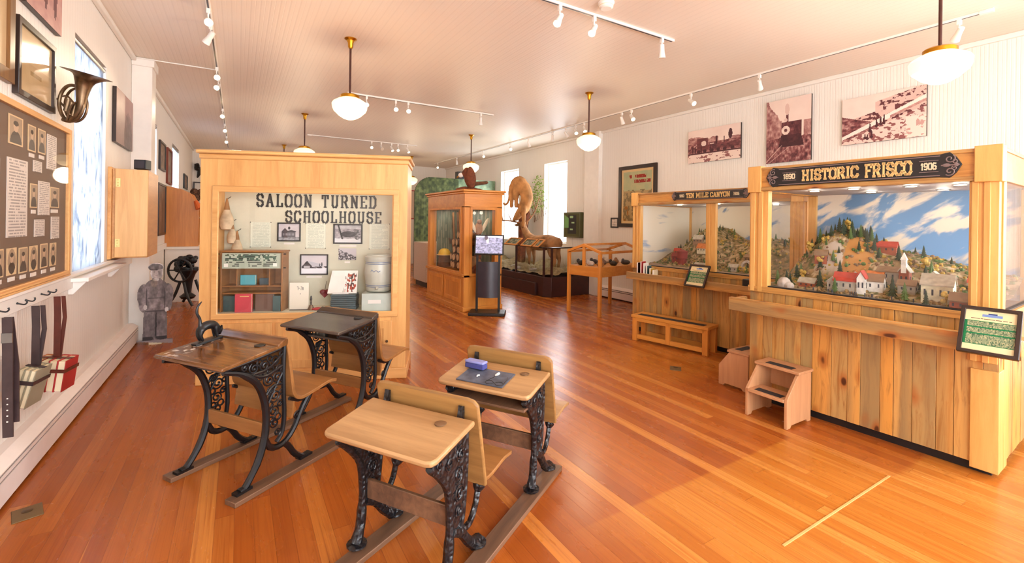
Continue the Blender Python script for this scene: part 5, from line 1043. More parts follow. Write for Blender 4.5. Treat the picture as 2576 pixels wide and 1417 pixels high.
painted('face_print', .5, .5, 30, 30, lambda u, v: over(over(over(np.ones(u.shape+(3,))*np.array((.30, .30, .17)), rect(u, v, .22, .85, .1, .95), (.17, .17, .16)), (u < .3) & (v > .35) & (v < .95-.5*u), (.42, .62, .38)), ell(u, v, .5, .85, .12, .06) | ell(u, v, .5, .3, .1, .04) | ell(u, v, .6, .6, .12, .03), (.62, .75, .55)), 'artg', gx, .04, -.104, .03, None, .003)
MB().tube([(.2, -.02, 0), (.2, -.02, -.18)], .008, 6).build('cord', 'white', gx)

# ================================================================== right wall pictures
def f_loco1(u, v):
    n = fbm(u, v, 18, 4); t = .95-.1*fbm(u, v, 5, 2); t = np.where(v < .62+.22*fbm(u, v*0, 7, 3)-.1*(u > .6), .62-.5*(n-.3), t); t = np.where(rect(u, v, .0, 1, .30, .58), .28+.9*(fbm(u, v, 22, 5)-.38), t)
    t = np.where(rect(u, v, .18, .40, .36, .72), .08+.3*n, t); t = np.where(ell(u, v, .32, .56, .05, .08) | rect(u, v, .44, .52, .44, .54), .85, t); t = np.where(rect(u, v, .4, .98, .36, .52), .16+.5*(n-.3), t); t = np.where(rect(u, v, .55, .58, .5, .74) | rect(u, v, .70, .72, .5, .7) | ell(u, v, .82, .74, .035, .15), .08, t)
    for cx in (.22, .34, .48, .6, .72, .86): t = np.where(ell(u, v, cx, .33, .035, .05), .06, t)
    for cx in (.1, .15, .27, .45): t = np.where(ell(u, v, cx, .38, .014, .12), .1, t)
    t = np.where(v < .26, .9-.5*(fbm(u, v, 14, 9) > .64), t); return sepia(np.where(np.abs(v-.27) < .015, .1, t))
def f_loco2(u, v):
    n = fbm(u, v, 20, 6); t = .97-.1*fbm(u, v, 4, 3); t = np.where(v < .98-1.15*u+.14*fbm(u, v, 10, 1), .62-.5*(n-.3), t); t = np.where((v < .62) & (u > .84), .6-.4*(n-.3), t); t = np.where(v < .36+.06*fbm(u, v, 9, 7), .28+.9*(n-.42), t)
    t = np.where(rect(u, v, .36, .80, .40, .63) & (np.abs(u-.57) < .27-.2*(v-.4)), .12+.45*(n-.35), t); t = np.where((v > .24) & (v < .42) & (np.abs(u-.57) < .22+.35*(.42-v)), .05+.25*(n-.4)*(v > .3), t); t = np.where(ell(u, v, .45, .50, .095, .07), .75+.25*n, t); t = np.where(ell(u, v, .45, .50, .035, .026), .2, t); t = np.where(ell(u, v, .6, .53, .06, .05), .55*n, t)
    t = np.where(rect(u, v, .46, .51, .62, .76), .22, t); t = np.where(ell(u, v, .45, .66, .04, .03), .8, t); t = np.where(ell(u, v, .48, .83, .05, .09), .78, t)
    t = np.where((np.abs(v-.02-.68*u) < .007) & (v < .27), .72, t); t = np.where((np.abs(v+.03-.5*u) < .006) & (v < .24), .62, t); return sepia(t)
def f_loco3(u, v):
    n = fbm(u, v, 22, 2); n2 = fbm(u, v, 9, 4); t = .93-.05*n2; t = np.where(v < .70+.32*u-.2*(u < .42), .80-.55*(n > .58)-.1*n2, t); t = np.where((v < .62-.5*u) & (u < .55), .30+.9*(n-.42), t)
    t = np.where(np.abs(v-.14-.62*u) < .035+.03*u, .97, t); t = np.where((v < .06+.55*u), .84-.45*(n > .55), t); t = np.where((np.abs(v-.30-.60*(u-.3)) < .025) & (u > .6), .42+.3*n, t); t = np.where((v < .42) & (u > .78), .92-.3*(n > .6), t)
    for cx, cy, h in ((.36, .30, .1), (.44, .38, .09), (.49, .42, .1), (.53, .44, .11), (.38, .17, .09), (.30, .14, .05), (.33, .12, .06)): t = np.where(ell(u, v, cx, cy, .011, h) | ell(u, v, cx, cy-h*.6, .02, .03), .08, t)
    return sepia(t)
canvas('small sepia panel of a train side, leftmost of three on the right wall', XR, 4.94, 4.02, 2.504, 3.034, f_loco1, -H90, 120, 72)
canvas('upright sepia panel of a locomotive front, middle of three on the right wall', XR, 3.635, 3.05, 2.37, 3.235, f_loco2, -H90, 90, 130)
canvas('wide pale sepia panel of a mountainside track, nearest on the right wall', XR, 2.695, 1.89, 2.5, 3.06, f_loco3, -H90, 130, 92)
def f_poster(u, v):
    c = lerp((.76, .72, .54), (.62, .66, .52), fbm(u, v, 9, 2)); c = over(c, v < .6, (.68, .58, .40)); c = over(c, (v < .62)*(fbm(u, v, 16, 5) > .52)*.8, (.46, .40, .28)); c = over(c, (v < .32)*(fbm(u, v, 7, 6) > .52), (.62, .42, .2))
    for k, (a, b, y) in enumerate(((.25, .78, .86), (.38, .92, .77))): c = over(c, rect(u, v, a, b, y-.03, y+.03) & (vn(u*26, v*0, 1, k) > .3) & (vn(u*40, v*50, 1, k) > .25), (.58, .18, .14))
    return over(c, ~rect(u, v, .07, .93, .05, .95), (.86, .74, .54))
pst = framed('framed_poster', 'old travel poster with red lettering in a wide dark frame on the right wall', 'poster', XR, 6.54, 5.6, 1.43, 2.6, .07, f_poster, 'dark', 90, 100, .04, -H90, 'artg')
framed('small_frame', 'small black framed card beside the dark framed poster', 'picture', XR, 6.77, 6.56, 1.41, 1.61, .025, lambda u, v: typed(77, 9)(u, v), 'black', 24, 24, .02, -H90)

# ================================================================== model town cases in knotty pine
def terrain(name, x0, x1, y0, y1, nx, ny, hf, cf, parent):
    gx, gy = np.meshgrid(np.linspace(x0, x1, nx), np.linspace(y0, y1, ny)); gz = hf(gx, gy); c = np.clip(cf(gx, gy, gz), 0, 1)**2.2
    me = bpy.data.meshes.new(name); me.from_pydata(np.c_[gx.ravel(), gy.ravel(), gz.ravel()].tolist(), [], [(j*nx+i, j*nx+i+1, (j+1)*nx+i+1, (j+1)*nx+i) for j in range(ny-1) for i in range(nx-1)])
    at = me.color_attributes.new('Col', 'FLOAT_COLOR', 'POINT'); at.data.foreach_set('color', np.c_[c.reshape(-1, 3), np.ones(nx*ny)].ravel().astype(np.float32))
    me.materials.append(M['paint']); o = bpy.data.objects.new(name, me); COL.objects.link(o); o.parent = parent; return o
for k, c in dict(roofred=(178, 62, 44), roofgrey=(176, 166, 148), roofbrown=(140, 110, 82), roofrust=(196, 112, 52), wallw=(226, 222, 212), wallgrey=(168, 158, 142), wallcream=(206, 196, 164), brick=(160, 84, 56), dkgreen=(44, 58, 34), midgreen=(82, 104, 50), yellow=(182, 148, 66), winp=(60, 60, 66), darkred=(136, 50, 46), rockp=(196, 184, 172)).items(): M[k] = plain('model_'+k, c, .75, 0, .12, 30)
def house(par, x, y, z, w, d, h, rh, rz, wall, roof, ridge='x', label=None):
    R = Matrix.Translation((x, y, z)) @ Matrix.Rotation(rz, 4, 'Z'); mb = MB().box(-w/2, w/2, -d/2, d/2, -.03, h)
    if ridge == 'x': mb.prism([(-d/2, h), (d/2, h), (0, h+rh)], -w/2, w/2, 'x'); rf = MB().prism([(-d/2-.008, h-.006), (0, h+rh), (d/2+.008, h-.006), (d/2+.008, h+.002), (0, h+rh+.009), (-d/2-.008, h+.002)], -w/2-.007, w/2+.007, 'x')
    else: mb.prism([(-w/2, h), (w/2, h), (0, h+rh)], -d/2, d/2, 'y'); rf = MB().prism([(-w/2-.008, h-.006), (0, h+rh), (w/2+.008, h-.006), (w/2+.008, h+.002), (0, h+rh+.009), (-w/2-.008, h+.002)], -d/2-.007, d/2+.007, 'y')
    o = mb.xf(R).build('model_house', wall, par); rf.xf(R).build('roof', roof, o); wm = MB(); n = max(2, int(w/.035))
    for i in range(n): cx = -w/2+w*(i+.5)/n; wm.box(cx-.005, cx+.005, -d/2-.002, -d/2, h*.35, h*.72)
    wm.box(-w/2-.002, -w/2, -.008, .008, h*.3, h*.7).box(w/2, w/2+.002, -.006, .006, h*.3, h*.7).xf(R).build('windows', 'winp', o)
    if label: o['label'] = label
    return o
tr_ = random.Random(11)
def conifer_mesh(k):
    mb = MB(); mb.tube([(0, 0, 0), (0, 0, .3)], .03, 6)
    for j in range(5):
        z0, r = .12+.17*j, .24*(1-.17*j); n = 9; vs = [(0, 0, z0+.32)]+[(r*(1 if i % 2 else .72)*math.cos(2*math.pi*i/n/2+k), r*(1 if i % 2 else .72)*math.sin(2*math.pi*i/n/2+k), z0+(.0 if i % 2 else .04)) for i in range(2*n)]
        mb.add(vs, [(0, i+1, (i+1) % (2*n)+1) for i in range(2*n)])
    return mb
def aspen_mesh(k):
    r = random.Random(k); mb = MB().tube([(0, 0, 0), (0, 0, .5)], .025, 6)
    for _ in range(9): mb.ball((r.uniform(-.18, .18), r.uniform(-.18, .18), r.uniform(.4, .9)), r.uniform(.09, .16), 7, 5)
    return mb
TREES = {}
def tree(par, x, y, z, h, kind):
    if kind not in TREES:
        o = (aspen_mesh(3) if kind == 'yellow' else conifer_mesh(1)).build('model_tree', kind, par, smooth=False); TREES[kind] = o
    else: o = TREES[kind].copy(); COL.objects.link(o); o.parent = par
    o.location = (x, y, z-.01); o.scale = (h, h, h); o.rotation_euler.z = tr_.random()*6; return o
def sky_mat(name, cov, blue, white, sc):
    g = G(name); p = g.pos(); q = g.scale(p, (1, 1, 1), rot=(0, .62, 0)); n = g.noise(g.scale(q, (2.4*sc, 1, 6.0*sc), loc=(1.7, 0, .6)), 1, 5, .52, .3); z = g.sep(p)[2]
    f = g.smooth(n, cov, cov+.1); b = g.mix(g.smooth(z, 1.15, 1.75), lin(*blue), tuple(x*.7 for x in lin(*blue)[:3])+(1,))
    return g.fin(g.mix(f, b, lin(*white)), .8, 0, .1)
M['skyF'] = sky_mat('painted_sky_with_clouds', .455, (122, 166, 214), (226, 216, 200), 1.0); M['skyT'] = sky_mat('painted_overcast_sky', .33, (128, 154, 190), (224, 214, 196), 1.0)
M['soffit'] = plain('grey_soffit', (170, 164, 166), .5, 0, .03); M['gasket'] = plain('black_gasket', (22, 20, 20), .4)
def boards(x0, x1, z0, z1, y0, y1, ws, axis='x'):
    mb = MB(); x = x0; i = 0
    while x < x1-.01:
        w = min(ws[i % len(ws)], x1-x); a, b = x+.001, x+w-.001; j = .002*(i % 2)
        if axis == 'x': mb.box(a, b, y0-j, y1, z0, z1)
        else: mb.box(y0, y1+j, a, b, z0, z1)
        x += w; i += 1
    return mb
def fluted(x0, x1, y0, y1, z0, z1, nf=2):
    mb = MB().box(x0, x1, y0, y1, z0, z1); w = (x1-x0)/(nf+1.2)
    for i in range(nf): a = x0+w*.3+i*w*1.3; mb.box(a, a+w*.75, y0-.012, y0, z0, z1)
    return mb
def model_case(label, loc, rz, Wd, Dp, zs, zt, ztop, mulls, xl, xr, zfront=.06):
    t = thing('model_town_case', label, 'display case', loc, rz)
    boards(0, Wd-.005, zfront, zs-.055, 0, .02, [.115, .075, .1, .12, .085, .13, .105, .08]).build('front_boards', 'pine', t, .0015)
    boards(.0, Dp, zfront, zs-.055, Wd-.02, Wd, [.12, .15, .1, .14], 'y').build('end_boards', 'pine', t, .0015)
    boards(.02, Dp, zfront, zs-.055, 0, .02, [.14, .1, .15], 'y').build('end_boards', 'pine', t, .0015)
    Bx(.02, Wd-.02, Dp-.02, Dp, zfront, zt).build('back_panel', 'pinex', t)
    Bx(.03, Wd-.03, .03, Dp-.03, 0, zfront).build('toe_kick', 'black', t)
    MB().box(-.01, Wd+.015, -.022, .05, zs-.055, zs-.006).box(Wd-.05, Wd+.015, .05, Dp, zs-.055, zs-.006).box(-.01, .05, .05, Dp, zs-.055, zs-.006).build('sill', 'pinex', t, .003)
    MB().box(.02, Wd-.02, -.006, .03, zs-.006, zs+.004).box(Wd-.03, Wd-.002, .03, Dp, zs-.006, zs+.004).build('gasket', 'gasket', t)
    fluted(-.005, xl, -.012, .05, zs-.05, zt, 2).build('corner_post', 'post', t, .003)
    fluted(xr, Wd-.005, -.012, .05, zs-.3, zt, 2).build('corner_post', 'post', t, .003)
    MB().box(Wd-.05, Wd+.004, .05, .12, zs-.05, zt).build('corner_post', 'post', t, .003)
    for x in (0, Wd-.07): Bx(x, x+.07, Dp-.09, Dp, zs-.05, zt).build('corner_post', 'post', t, .003)
    for a, b in mulls: fluted(a, b, -.004, .045, zs, zt, 1).build('mullion', 'post', t, .003)
    MB().box(0, Wd, -.02, .05, zt, ztop).box(.0, Wd, -.032, .0, zt, zt+.03).box(0, Wd, -.03, 0, ztop-.022, ztop).build('header', 'pinex', t, .003)
    for x0, x1 in ((0, .05), (Wd-.05, Wd)): MB().box(x0, x1, .05, Dp, zt, ztop).box(x0-.008, x1+.008, .05, Dp, ztop-.022, ztop).build('header', 'pinex', t, .003)
    Bx(0, Wd, Dp-.05, Dp, zt, ztop).build('header', 'pinex', t, .003)
    for a, b in ((-.012, .10), (Wd-.11, Wd+.012)): Bx(a, b, -.042, .06, zt-.01, ztop+.012).build('corner_block', 'post', t, .004)
    Bx(.05, Wd-.05, .05, Dp-.05, zt+.01, zt+.025).build('soffit', 'soffit', t)
    Bx(xl-.01, xr+.01, .012, .018, zs, zt+.01).build('glass_pane', 'glass', t); Bx(.012, .018, .05, Dp-.08, zs, zt+.01).build('glass_pane', 'glass', t); Bx(Wd-.018, Wd-.012, .1, Dp-.08, zs, zt+.01).build('glass_pane', 'glass', t)
    return t
def downlight(t, x, y, z, e):
    o = MB().lathe([(.045, 0), (.045, -.004), (.034, -.006)], (x, y, z), 20).build('downlight', 'steel', t); MB().lathe([(.033, -.004), (.033, -.0075)], (x, y, z), 20).build('lamp', 'bulb', o)
    l = bpy.data.lights.new('downlight_beam', 'POINT'); l.energy = e; l.color = (1, .88, .7); l.shadow_soft_size = .04; k = bpy.data.objects.new('downlight_beam', l); COL.objects.link(k); k.parent = t; k.location = (x, y, z-.05)
def sign(t, label, x0, x1, z0, z1, y, words, left, right, wx):
    h = z1-z0; zc = (z0+z1)/2; e = h*.62
    out = [(x0, zc), (x0+e*.25, zc+h*.30), (x0+e*.55, zc+h*.5), (x0+e, zc+h*.44), (x1-e, zc+h*.44), (x1-e*.55, zc+h*.5), (x1-e*.25, zc+h*.30), (x1, zc), (x1-e*.25, zc-h*.30), (x1-e*.55, zc-h*.5), (x1-e, zc-h*.44), (x0+e, zc-h*.44), (x0+e*.55, zc-h*.5), (x0+e*.25, zc-h*.30)]
    s = MB().prism(out, y-.012, y).build('sign_board', 'signb', t, .002); s['label'] = label; F = y-.012
    M.setdefault('signtrim', plain('mauve_gold_trim', (128, 108, 104), .5))
    mb = MB()
    for sg in (1, -1): mb.box(x0+e, x1-e, F-.002, F, zc+sg*h*.38-.0025, zc+sg*h*.38+.0025)
    for cx, d in ((x0+e*.55, 1), (x1-e*.55, -1)):
        for sg in (1, -1): mb.tube(spiral((cx, zc+sg*h*.24), h*.17, h*.03, 1 if sg > 0 else 4, 1.3*d*sg, F-.002, 18), .0035, 5); mb.tube(spiral((cx-d*e*.22, zc+sg*h*.12), h*.09, h*.02, 2, 1.2*d*sg, F-.002, 14), .003, 5)
        mb.tube([(cx-d*e*.45, F-.002, zc), (cx+d*e*.4, F-.002, zc)], .004, 5).ball((cx-d*e*.3, F-.002, zc), (.012, .003, .012), 8, 5).ball((cx+d*e*.15, F-.002, zc), (.02, .003, .012), 8, 5)
    mb.build('scrollwork', 'signtrim', s)
    for wd, a, b, hh in words: lettering(wd, a, F, zc-hh/2, hh, b-a, .004, .21, .17, .17, .17).build('lettering', 'gold', s)
    for wd, a, b, hh in (left, right):
        lettering(wd, a, F, zc-hh/2, hh, b-a, .003, .2, .16, .14, .12).build('date', 'cream', s)
        MB().box(a-.01, b+.01, F-.002, F, zc+hh*.72, zc+hh*.8).box(a-.01, b+.01, F-.002, F, zc-hh*.8, zc-hh*.72).build('date_rule', 'signtrim', s)
# ---- Frisco
FT = model_case('big knotty pine case of a model town under a blue sky, nearest at the right', (3.829, 2.30, 0), math.radians(-87.5), 1.5, 1.15, .985, 1.79, 1.99, [], .15, 1.365)
Bx(1.38, 1.505, -.016, .11, .03, .64).build('lower_corner_post', 'post', FT, .003); Bx(1.485, 1.506, .11, .2, .03, .93).build('lower_corner_post', 'post', FT, .003)
sign(FT, 'black sign reading historic frisco', .14, 1.335, 1.815, 1.98, -.021, [('HISTORIC', .42, .79, .09), ('FRISCO', .835, 1.09, .10)], ('1890', .28, .365, .042), ('1906', 1.14, 1.215, .048), 0)
Bx(.07, 1.43, 1.09, 1.1, .96, 1.8).build('painted_sky', 'skyF', FT)
sstep = lambda x, a, b: (lambda t: t*t*(3-2*t))(np.clip((x-a)/(b-a), 0, 1))
def hF(x, y): return .978+.36*np.exp(-((x-.33)/.27)**2)*sstep(y, .38, .85)+.13*sstep(y, .45, .8)*np.exp(-((x-.85)/.35)**2)+.10*sstep(y, .5, .95)+.05*sstep(y, .15, .4)*sstep(x, .3, .6)+.012*fbm(x, y, 22, 3)*sstep(y, .12, .25)
def cF_(x, y, z):
    c = lerp((.66, .54, .40), (.48, .42, .30), fbm(x, y, 26, 5)*1.7-.35); c = over(c, (fbm(x, y, 34, 9) > .55)*.8, (.34, .36, .2)); c = over(c, (fbm(x, y, 30, 15) > .62)*.7, (.80, .72, .60)); c = over(c, (y < .14), (.56, .53, .51)); c = over(c, sstep(z, 1.05, 1.12)*ell(x, y, .55, .7, .1, .25), (.68, .48, .28)); return over(c, sstep(z, 1.05, 1.15)*ell(x, y, .36, .6, .1, .14), (.74, .68, .62))
dF = thing('model_town', 'scale model mountain town with red roofs and pines in the nearest pine case', 'model town', (3.829, 2.30, 0), math.radians(-87.5))
terrain('terrain', .03, 1.47, .03, 1.085, 180, 132, hF, cF_, dF)
hz = lambda x, y: float(hF(np.array(x), np.array(y)))
for (x, y, w, d, h, rh, rz, wa, ro, ri) in ((.64, .25, .17, .10, .075, .055, .12, 'wallgrey', 'roofred', 'x'), (.545, .235, .07, .08, .06, .035, .1, 'wallgrey', 'roofgrey', 'y'), (.735, .235, .05, .09, .11, .05, .1, 'wallw', 'roofred', 'y'), (.80, .30, .10, .09, .07, .045, .1, 'wallw', 'roofbrown', 'x'), (.70, .86, .13, .09, .045, .035, .1, 'brick', 'roofred', 'x'), (.82, .56, .16, .12, .075, .03, .05, 'wallgrey', 'roofbrown', 'x'), (.74, .5, .10, .09, .06, .03, .0, 'wallcream', 'roofrust', 'x'), (.60, .50, .07, .06, .04, .04, .3, 'wallw', 'roofrust', 'y'), (.92, .50, .06, .07, .12, .05, 0, 'brick', 'roofgrey', 'y'), (1.17, .24, .16, .13, .11, .065, .08, 'wallcream', 'roofgrey', 'x'), (1.12, .36, .1, .09, .10, .05, .1, 'wallw', 'roofgrey', 'y'), (1.33, .12, .14, .09, .05, .045, .05, 'brick', 'roofbrown', 'x'), (.98, .33, .1, .08, .05, .03, .1, 'wallgrey', 'roofbrown', 'x'), (.30, .62, .09, .07, .05, .04, .2, 'brick', 'roofbrown', 'x'), (.33, .3, .12, .07, .04, .03, 0, 'brick', 'roofgrey', 'x'), (1.3, .62, .1, .08, .05, .04, 0, 'brick', 'roofred', 'x')): house(dF, x, y, hz(x, y), w, d, h, rh, rz, wa, ro, ri)
stp = MB().box(.905, .935, .455, .485, 1.15, 1.25); stp.add([(.9, .45, 1.25), (.94, .45, 1.25), (.94, .49, 1.25), (.9, .49, 1.25), (.92, .47, 1.31)], [(0, 1, 4), (1, 2, 4), (2, 3, 4), (3, 0, 4)]).build('church_steeple', 'wallw', dF)
rk = MB(); rk.ball((.2, .17, 1.0), (.055, .05, .06), 9, 7).ball((.25, .15, .99), (.04, .035, .035), 8, 6).build('boulder', 'rockp', dF)
for k in range(84):
    if k < 44: x, y = tr_.uniform(.12, .72), tr_.uniform(.72, 1.05)
    elif k < 60: x, y = tr_.uniform(.1, .5), tr_.uniform(.35, .7)
    else: x, y = tr_.uniform(.3, 1.42), tr_.uniform(.3, 1.02)
    tree(dF, x, y, hz(x, y), tr_.uniform(.06, .13), tr_.choice(['dkgreen', 'dkgreen', 'midgreen', 'dkgreen', 'yellow']))
for x, y, h, kd in ((.438, .25, .15, 'dkgreen'), (.58, .16, .12, 'midgreen'), (.93, .2, .15, 'dkgreen'), (1.01, .16, .13, 'midgreen'), (1.05, .45, .18, 'dkgreen'), (1.08, .5, .15, 'dkgreen'), (1.24, .12, .11, 'yellow'), (1.14, .1, .1, 'dkgreen'), (.13, .2, .13, 'midgreen'), (.46, .82, .14, 'dkgreen'), (.56, .85, .12, 'dkgreen'), (.40, .8, .14, 'dkgreen'), (1.36, .3, .12, 'midgreen')): tree(dF, x, y, hz(x, y), h, kd)
def bushes(par, n, hz_, xr, yr, r0, r1):
    for nm, mt in (('green_brush', 'midgreen'), ('gold_brush', 'yellow'), ('dry_brush', 'roofbrown')):
        b = MB()
        for k in range(n): x, y = tr_.uniform(*xr), tr_.uniform(*yr); b.ball((x, y, hz_(x, y)+.004), tr_.uniform(r0, r1), 6, 4)
        tag(b.build(nm, mt, par), kind='stuff')
bushes(dF, 200, hz, (.06, 1.44), (.3, 1.05), .006, .018)
bs = MB()
for k in range(46): x = tr_.uniform(.3, 1.42); y = tr_.uniform(.1, .24); bs.ball((x, y, hz(x, y)+.006), tr_.uniform(.008, .02), 6, 4)
tag(bs.build('shrubs', plain('dry_shrub', (150, 120, 76), .9, 0, .4, 60), dF), kind='stuff')
fg = MB()
for k in range(16): x = tr_.uniform(.4, 1.1); fg.tube([(x, .085, .985), (x, .085, 1.01)], .004, 6)
fg.build('model_figures', 'winp', dF)
for x, y in ((.35, .35), (.65, .3), (1.0, .3), (1.25, .35), (.6, .8), (1.05, .85)): downlight(FT, x, y, 1.80, 1.0)
def rail(label, M4, x0, x1, z0, z1, y, back, rz):
    t = thing('leaning_rail', label, 'rail', M4[:3], rz)
    Bx(x0, x1, y-.03, y+.01, z0, z1).build('rail_board', 'pinex', t, .004)
    for x in (x0, x1-.04): Bx(x, x+.04, y+.01, back, z0+.01, z1-.01).build('return_board', 'pinex', t, .003)
    Bx(x0+.04, x1-.04, y+.01, back-.003, z0+.0, z0+.02).build('ledge_board', 'pinex', t, .002)
    return t
rail('knotty pine leaning rail around the nearest model town case', (3.829, 2.30, 0), -.06, 1.62, .775, .885, -.2, -.006, math.radians(-87.5))
def plaque(label, loc, rz, w, h, tilt, arm):
    t = thing('text_plaque', label, 'plaque', loc, rz); R = Matrix.Rotation(-tilt, 4, 'X')
    MB().frame(0, w, 0, h, .02, -.018, .006).xf(R).build('frame', 'dark', t, .003)
    def f(u, v):
        c = np.ones(u.shape+(3,))*np.array((.87, .80, .62)); c = over(c, rect(u, v, .0, 1, .16, .73), (.02, .42, .24)); tx = rect(u, v, .06, 1, .165, .72) & ~((np.abs(v-.58) < .02) | (np.abs(v-.42) < .02)); c = over(c, tx, (.50, .55, .42)); c = over(c, tx & (vn(u*60, v*44, 1, 3) > .62), (.28, .38, .28)); c = over(c, tx & (vn(u*60, v*44, 1, 6) > .7), (.68, .66, .5)); c = over(c, rect(u, v, .12, .9, .78, .80) & (vn(u*30, v*0, 1, 4) > .2), (.38, .24, .2))
        c = over(c, rect(u, v, .34, .72, .85, .90), (.44, .54, .74)); c = over(c, rect(u, v, .45, .62, .9, .94), (.18, .26, .46)); return c
    p = painted('text_sheet', w-.036, h-.036, 80, 64, f, 'artg', t, .018, -.006, .018, None, .004); p.data.transform(R)
    MB().tube([(w/2, .02+.35*h*math.sin(tilt), h*.35*math.cos(tilt)), (w/2, arm, .02)], .012, 8).build('bracket', 'dark', t); return t
F2 = Matrix.Translation((3.829, 2.30, 0)) @ Matrix.Rotation(math.radians(-87.5), 4, 'Z')
plaque('tilted black framed text plaque with a green field at the corner of the nearest rail', F2 @ Vector((1.378, -.31, .785)), math.radians(-87.5+2), .245, .285, .50, .09)
# ---- Ten Mile
TP, TA = (4.796, 4.60, 0), math.radians(-86.5)
TT = model_case('second knotty pine case of a model mountain canyon, behind the nearest one', TP, TA, 2.2, 1.35, .93, 1.755, 1.92, [(1.115, 1.24)], .13, 2.07)
sign(TT, 'black sign reading ten mile canyon', .645, 1.655, 1.80, 1.915, -.021, [('TEN', .86, .97, .062), ('MILE', 1.0, 1.16, .062), ('CANYON', 1.19, 1.43, .062)], ('1890', .765, .83, .035), ('1906', 1.475, 1.54, .035), 0)
Bx(.07, 2.13, 1.28, 1.29, .9, 1.77).build('painted_sky', 'skyT', TT); Bx(.03, .04, .06, 1.28, .9, 1.77).build('painted_sky', 'skyT', TT)
def hT(x, y): return .925+.34*np.exp(-((x-.60)/.32)**2)*sstep(y, .25, .8)+.22*np.exp(-((x-1.4)/.5)**2)*sstep(y, .3, .85)+.16*sstep(y, .4, 1.0)+.02*fbm(x, y, 18, 4)*sstep(y, .15, .3)
def cT(x, y, z): c = lerp((.62, .50, .36), (.40, .36, .26), fbm(x, y, 26, 7)*1.7-.35); c = over(c, (fbm(x, y, 34, 2) > .55)*.85, (.30, .30, .17)); c = over(c, (fbm(x, y, 30, 15) > .6)*.7, (.74, .64, .5)); return over(c, (y < .2+.15*np.exp(-(x/.3)**2)), (.62, .52, .44))
dT = thing('model_town', 'scale model canyon with a red water tank in the second pine case', 'model town', TP, TA)
terrain('terrain', .045, 2.17, .03, 1.275, 200, 124, hT, cT, dT); hzt = lambda x, y: float(hT(np.array(x), np.array(y)))
MB().lathe([(.068, .08), (.07, .17), (.072, .175), (.0, .205)], (.55, .35, hzt(.55, .35)-.01), 18).build('water_tank', 'darkred', dT)
MB().tube([(.51, .32, .93), (.51, .32, 1.03)], .008, 6).tube([(.59, .32, .93), (.59, .32, 1.03)], .008, 6).tube([(.51, .38, .93), (.51, .38, 1.03)], .008, 6).tube([(.59, .38, .93), (.59, .38, 1.03)], .008, 6).lathe([(.05, .9), (.05, 1.03)], (.55, .35, 0), 12).build('tank_stand', 'darkred', dT)
for (x, y, w, d, h, rh, rz, wa, ro, ri) in ((.42, .4, .09, .08, .07, .04, .2, 'darkred', 'darkred', 'x'), (.75, .55, .16, .1, .05, .05, .1, 'wallcream', 'roofrust', 'x'), (.62, .62, .12, .09, .05, .05, .2, 'roofbrown', 'roofgrey', 'x'), (.88, .3, .18, .05, .04, .01, .02, 'darkred', 'roofgrey', 'x'), (.3, .6, .08, .06, .04, .03, .3, 'brick', 'roofred', 'x'), (1.42, .55, .2, .1, .05, .03, 0, 'roofbrown', 'roofbrown', 'x'), (1.3, .3, .1, .08, .05, .03, .2, 'wallgrey', 'roofgrey', 'x'), (1.6, .35, .1, .07, .05, .03, 0, 'wallgrey', 'roofbrown', 'x')): house(dT, x, y, hzt(x, y), w, d, h, rh, rz, wa, ro, ri)
tn = MB().ring([(1.44+.075*math.cos(a), .97+.105*math.sin(a)) for a in np.linspace(0, math.pi, 12)]+[(1.365, .93), (1.515, .93)], [(1.44+.05*math.cos(a), .97+.08*math.sin(a)) for a in np.linspace(0, math.pi, 12)]+[(1.39, .93), (1.49, .93)], .33, .36).build('tunnel_arch', 'rockp', dT)
for k in range(70):
    x, y = tr_.uniform(.1, 2.1), tr_.uniform(.4, 1.2); tree(dT, x, y, hzt(x, y), tr_.uniform(.045, .095), tr_.choice(['dkgreen', 'dkgreen', 'dkgreen', 'midgreen', 'yellow']))
for k in range(16): x, y = tr_.uniform(1.25, 2.0), tr_.uniform(.2, .4); tree(dT, x, y, hzt(x, y), tr_.uniform(.05, .09), tr_.choice(['midgreen', 'yellow']))
bushes(dT, 220, hzt, (.08, 2.1), (.28, 1.2), .005, .017)
for x, y in ((.5, .35), (1.05, .35), (1.6, .4), (.6, .9), (1.5, .9)): downlight(TT, x, y, 1.765, 1.7)
rail('knotty pine leaning rail along the second model town case', TP, .08, 2.1, .745, .838, -.2, -.006, TA)
T2 = Matrix.Translation(TP) @ Matrix.Rotation(TA, 4, 'Z')
plaque('small tilted text plaque with a green field on the rail of the second pine case', T2 @ Vector((1.03, -.3, .765)), TA, .26, .28, .5, .09)
for i, (x, h, m_) in enumerate(((.2, .2, 'black'), (.26, .22, 'redbook'), (.31, .2, 'paper'), (.355, .17, 'teal'), (.41, .14, 'yellow'), (.46, .12, 'cream'))):
    t = thing('booklet', ['black', 'red', 'white', 'teal', 'yellow', 'cream'][i]+' booklet standing behind the rail of the second pine case', 'booklet', T2 @ Vector((x, -.16, .767)), TA+.25)
    Bx(0, .02, 0, .13, 0, h).build('cover', m_, t, .001); Bx(.003, .017, -.001, .128, .004, h+.001).build('pages', 'paper', t)
tag(Bx(0, .2, 0, .14, 0, .14).build('black_box', 'black', None, .006, loc=T2 @ Vector((1.66, -.17, .767)), rz=TA), 'black box on the far end of the second case rail, behind the nearest case', 'box')
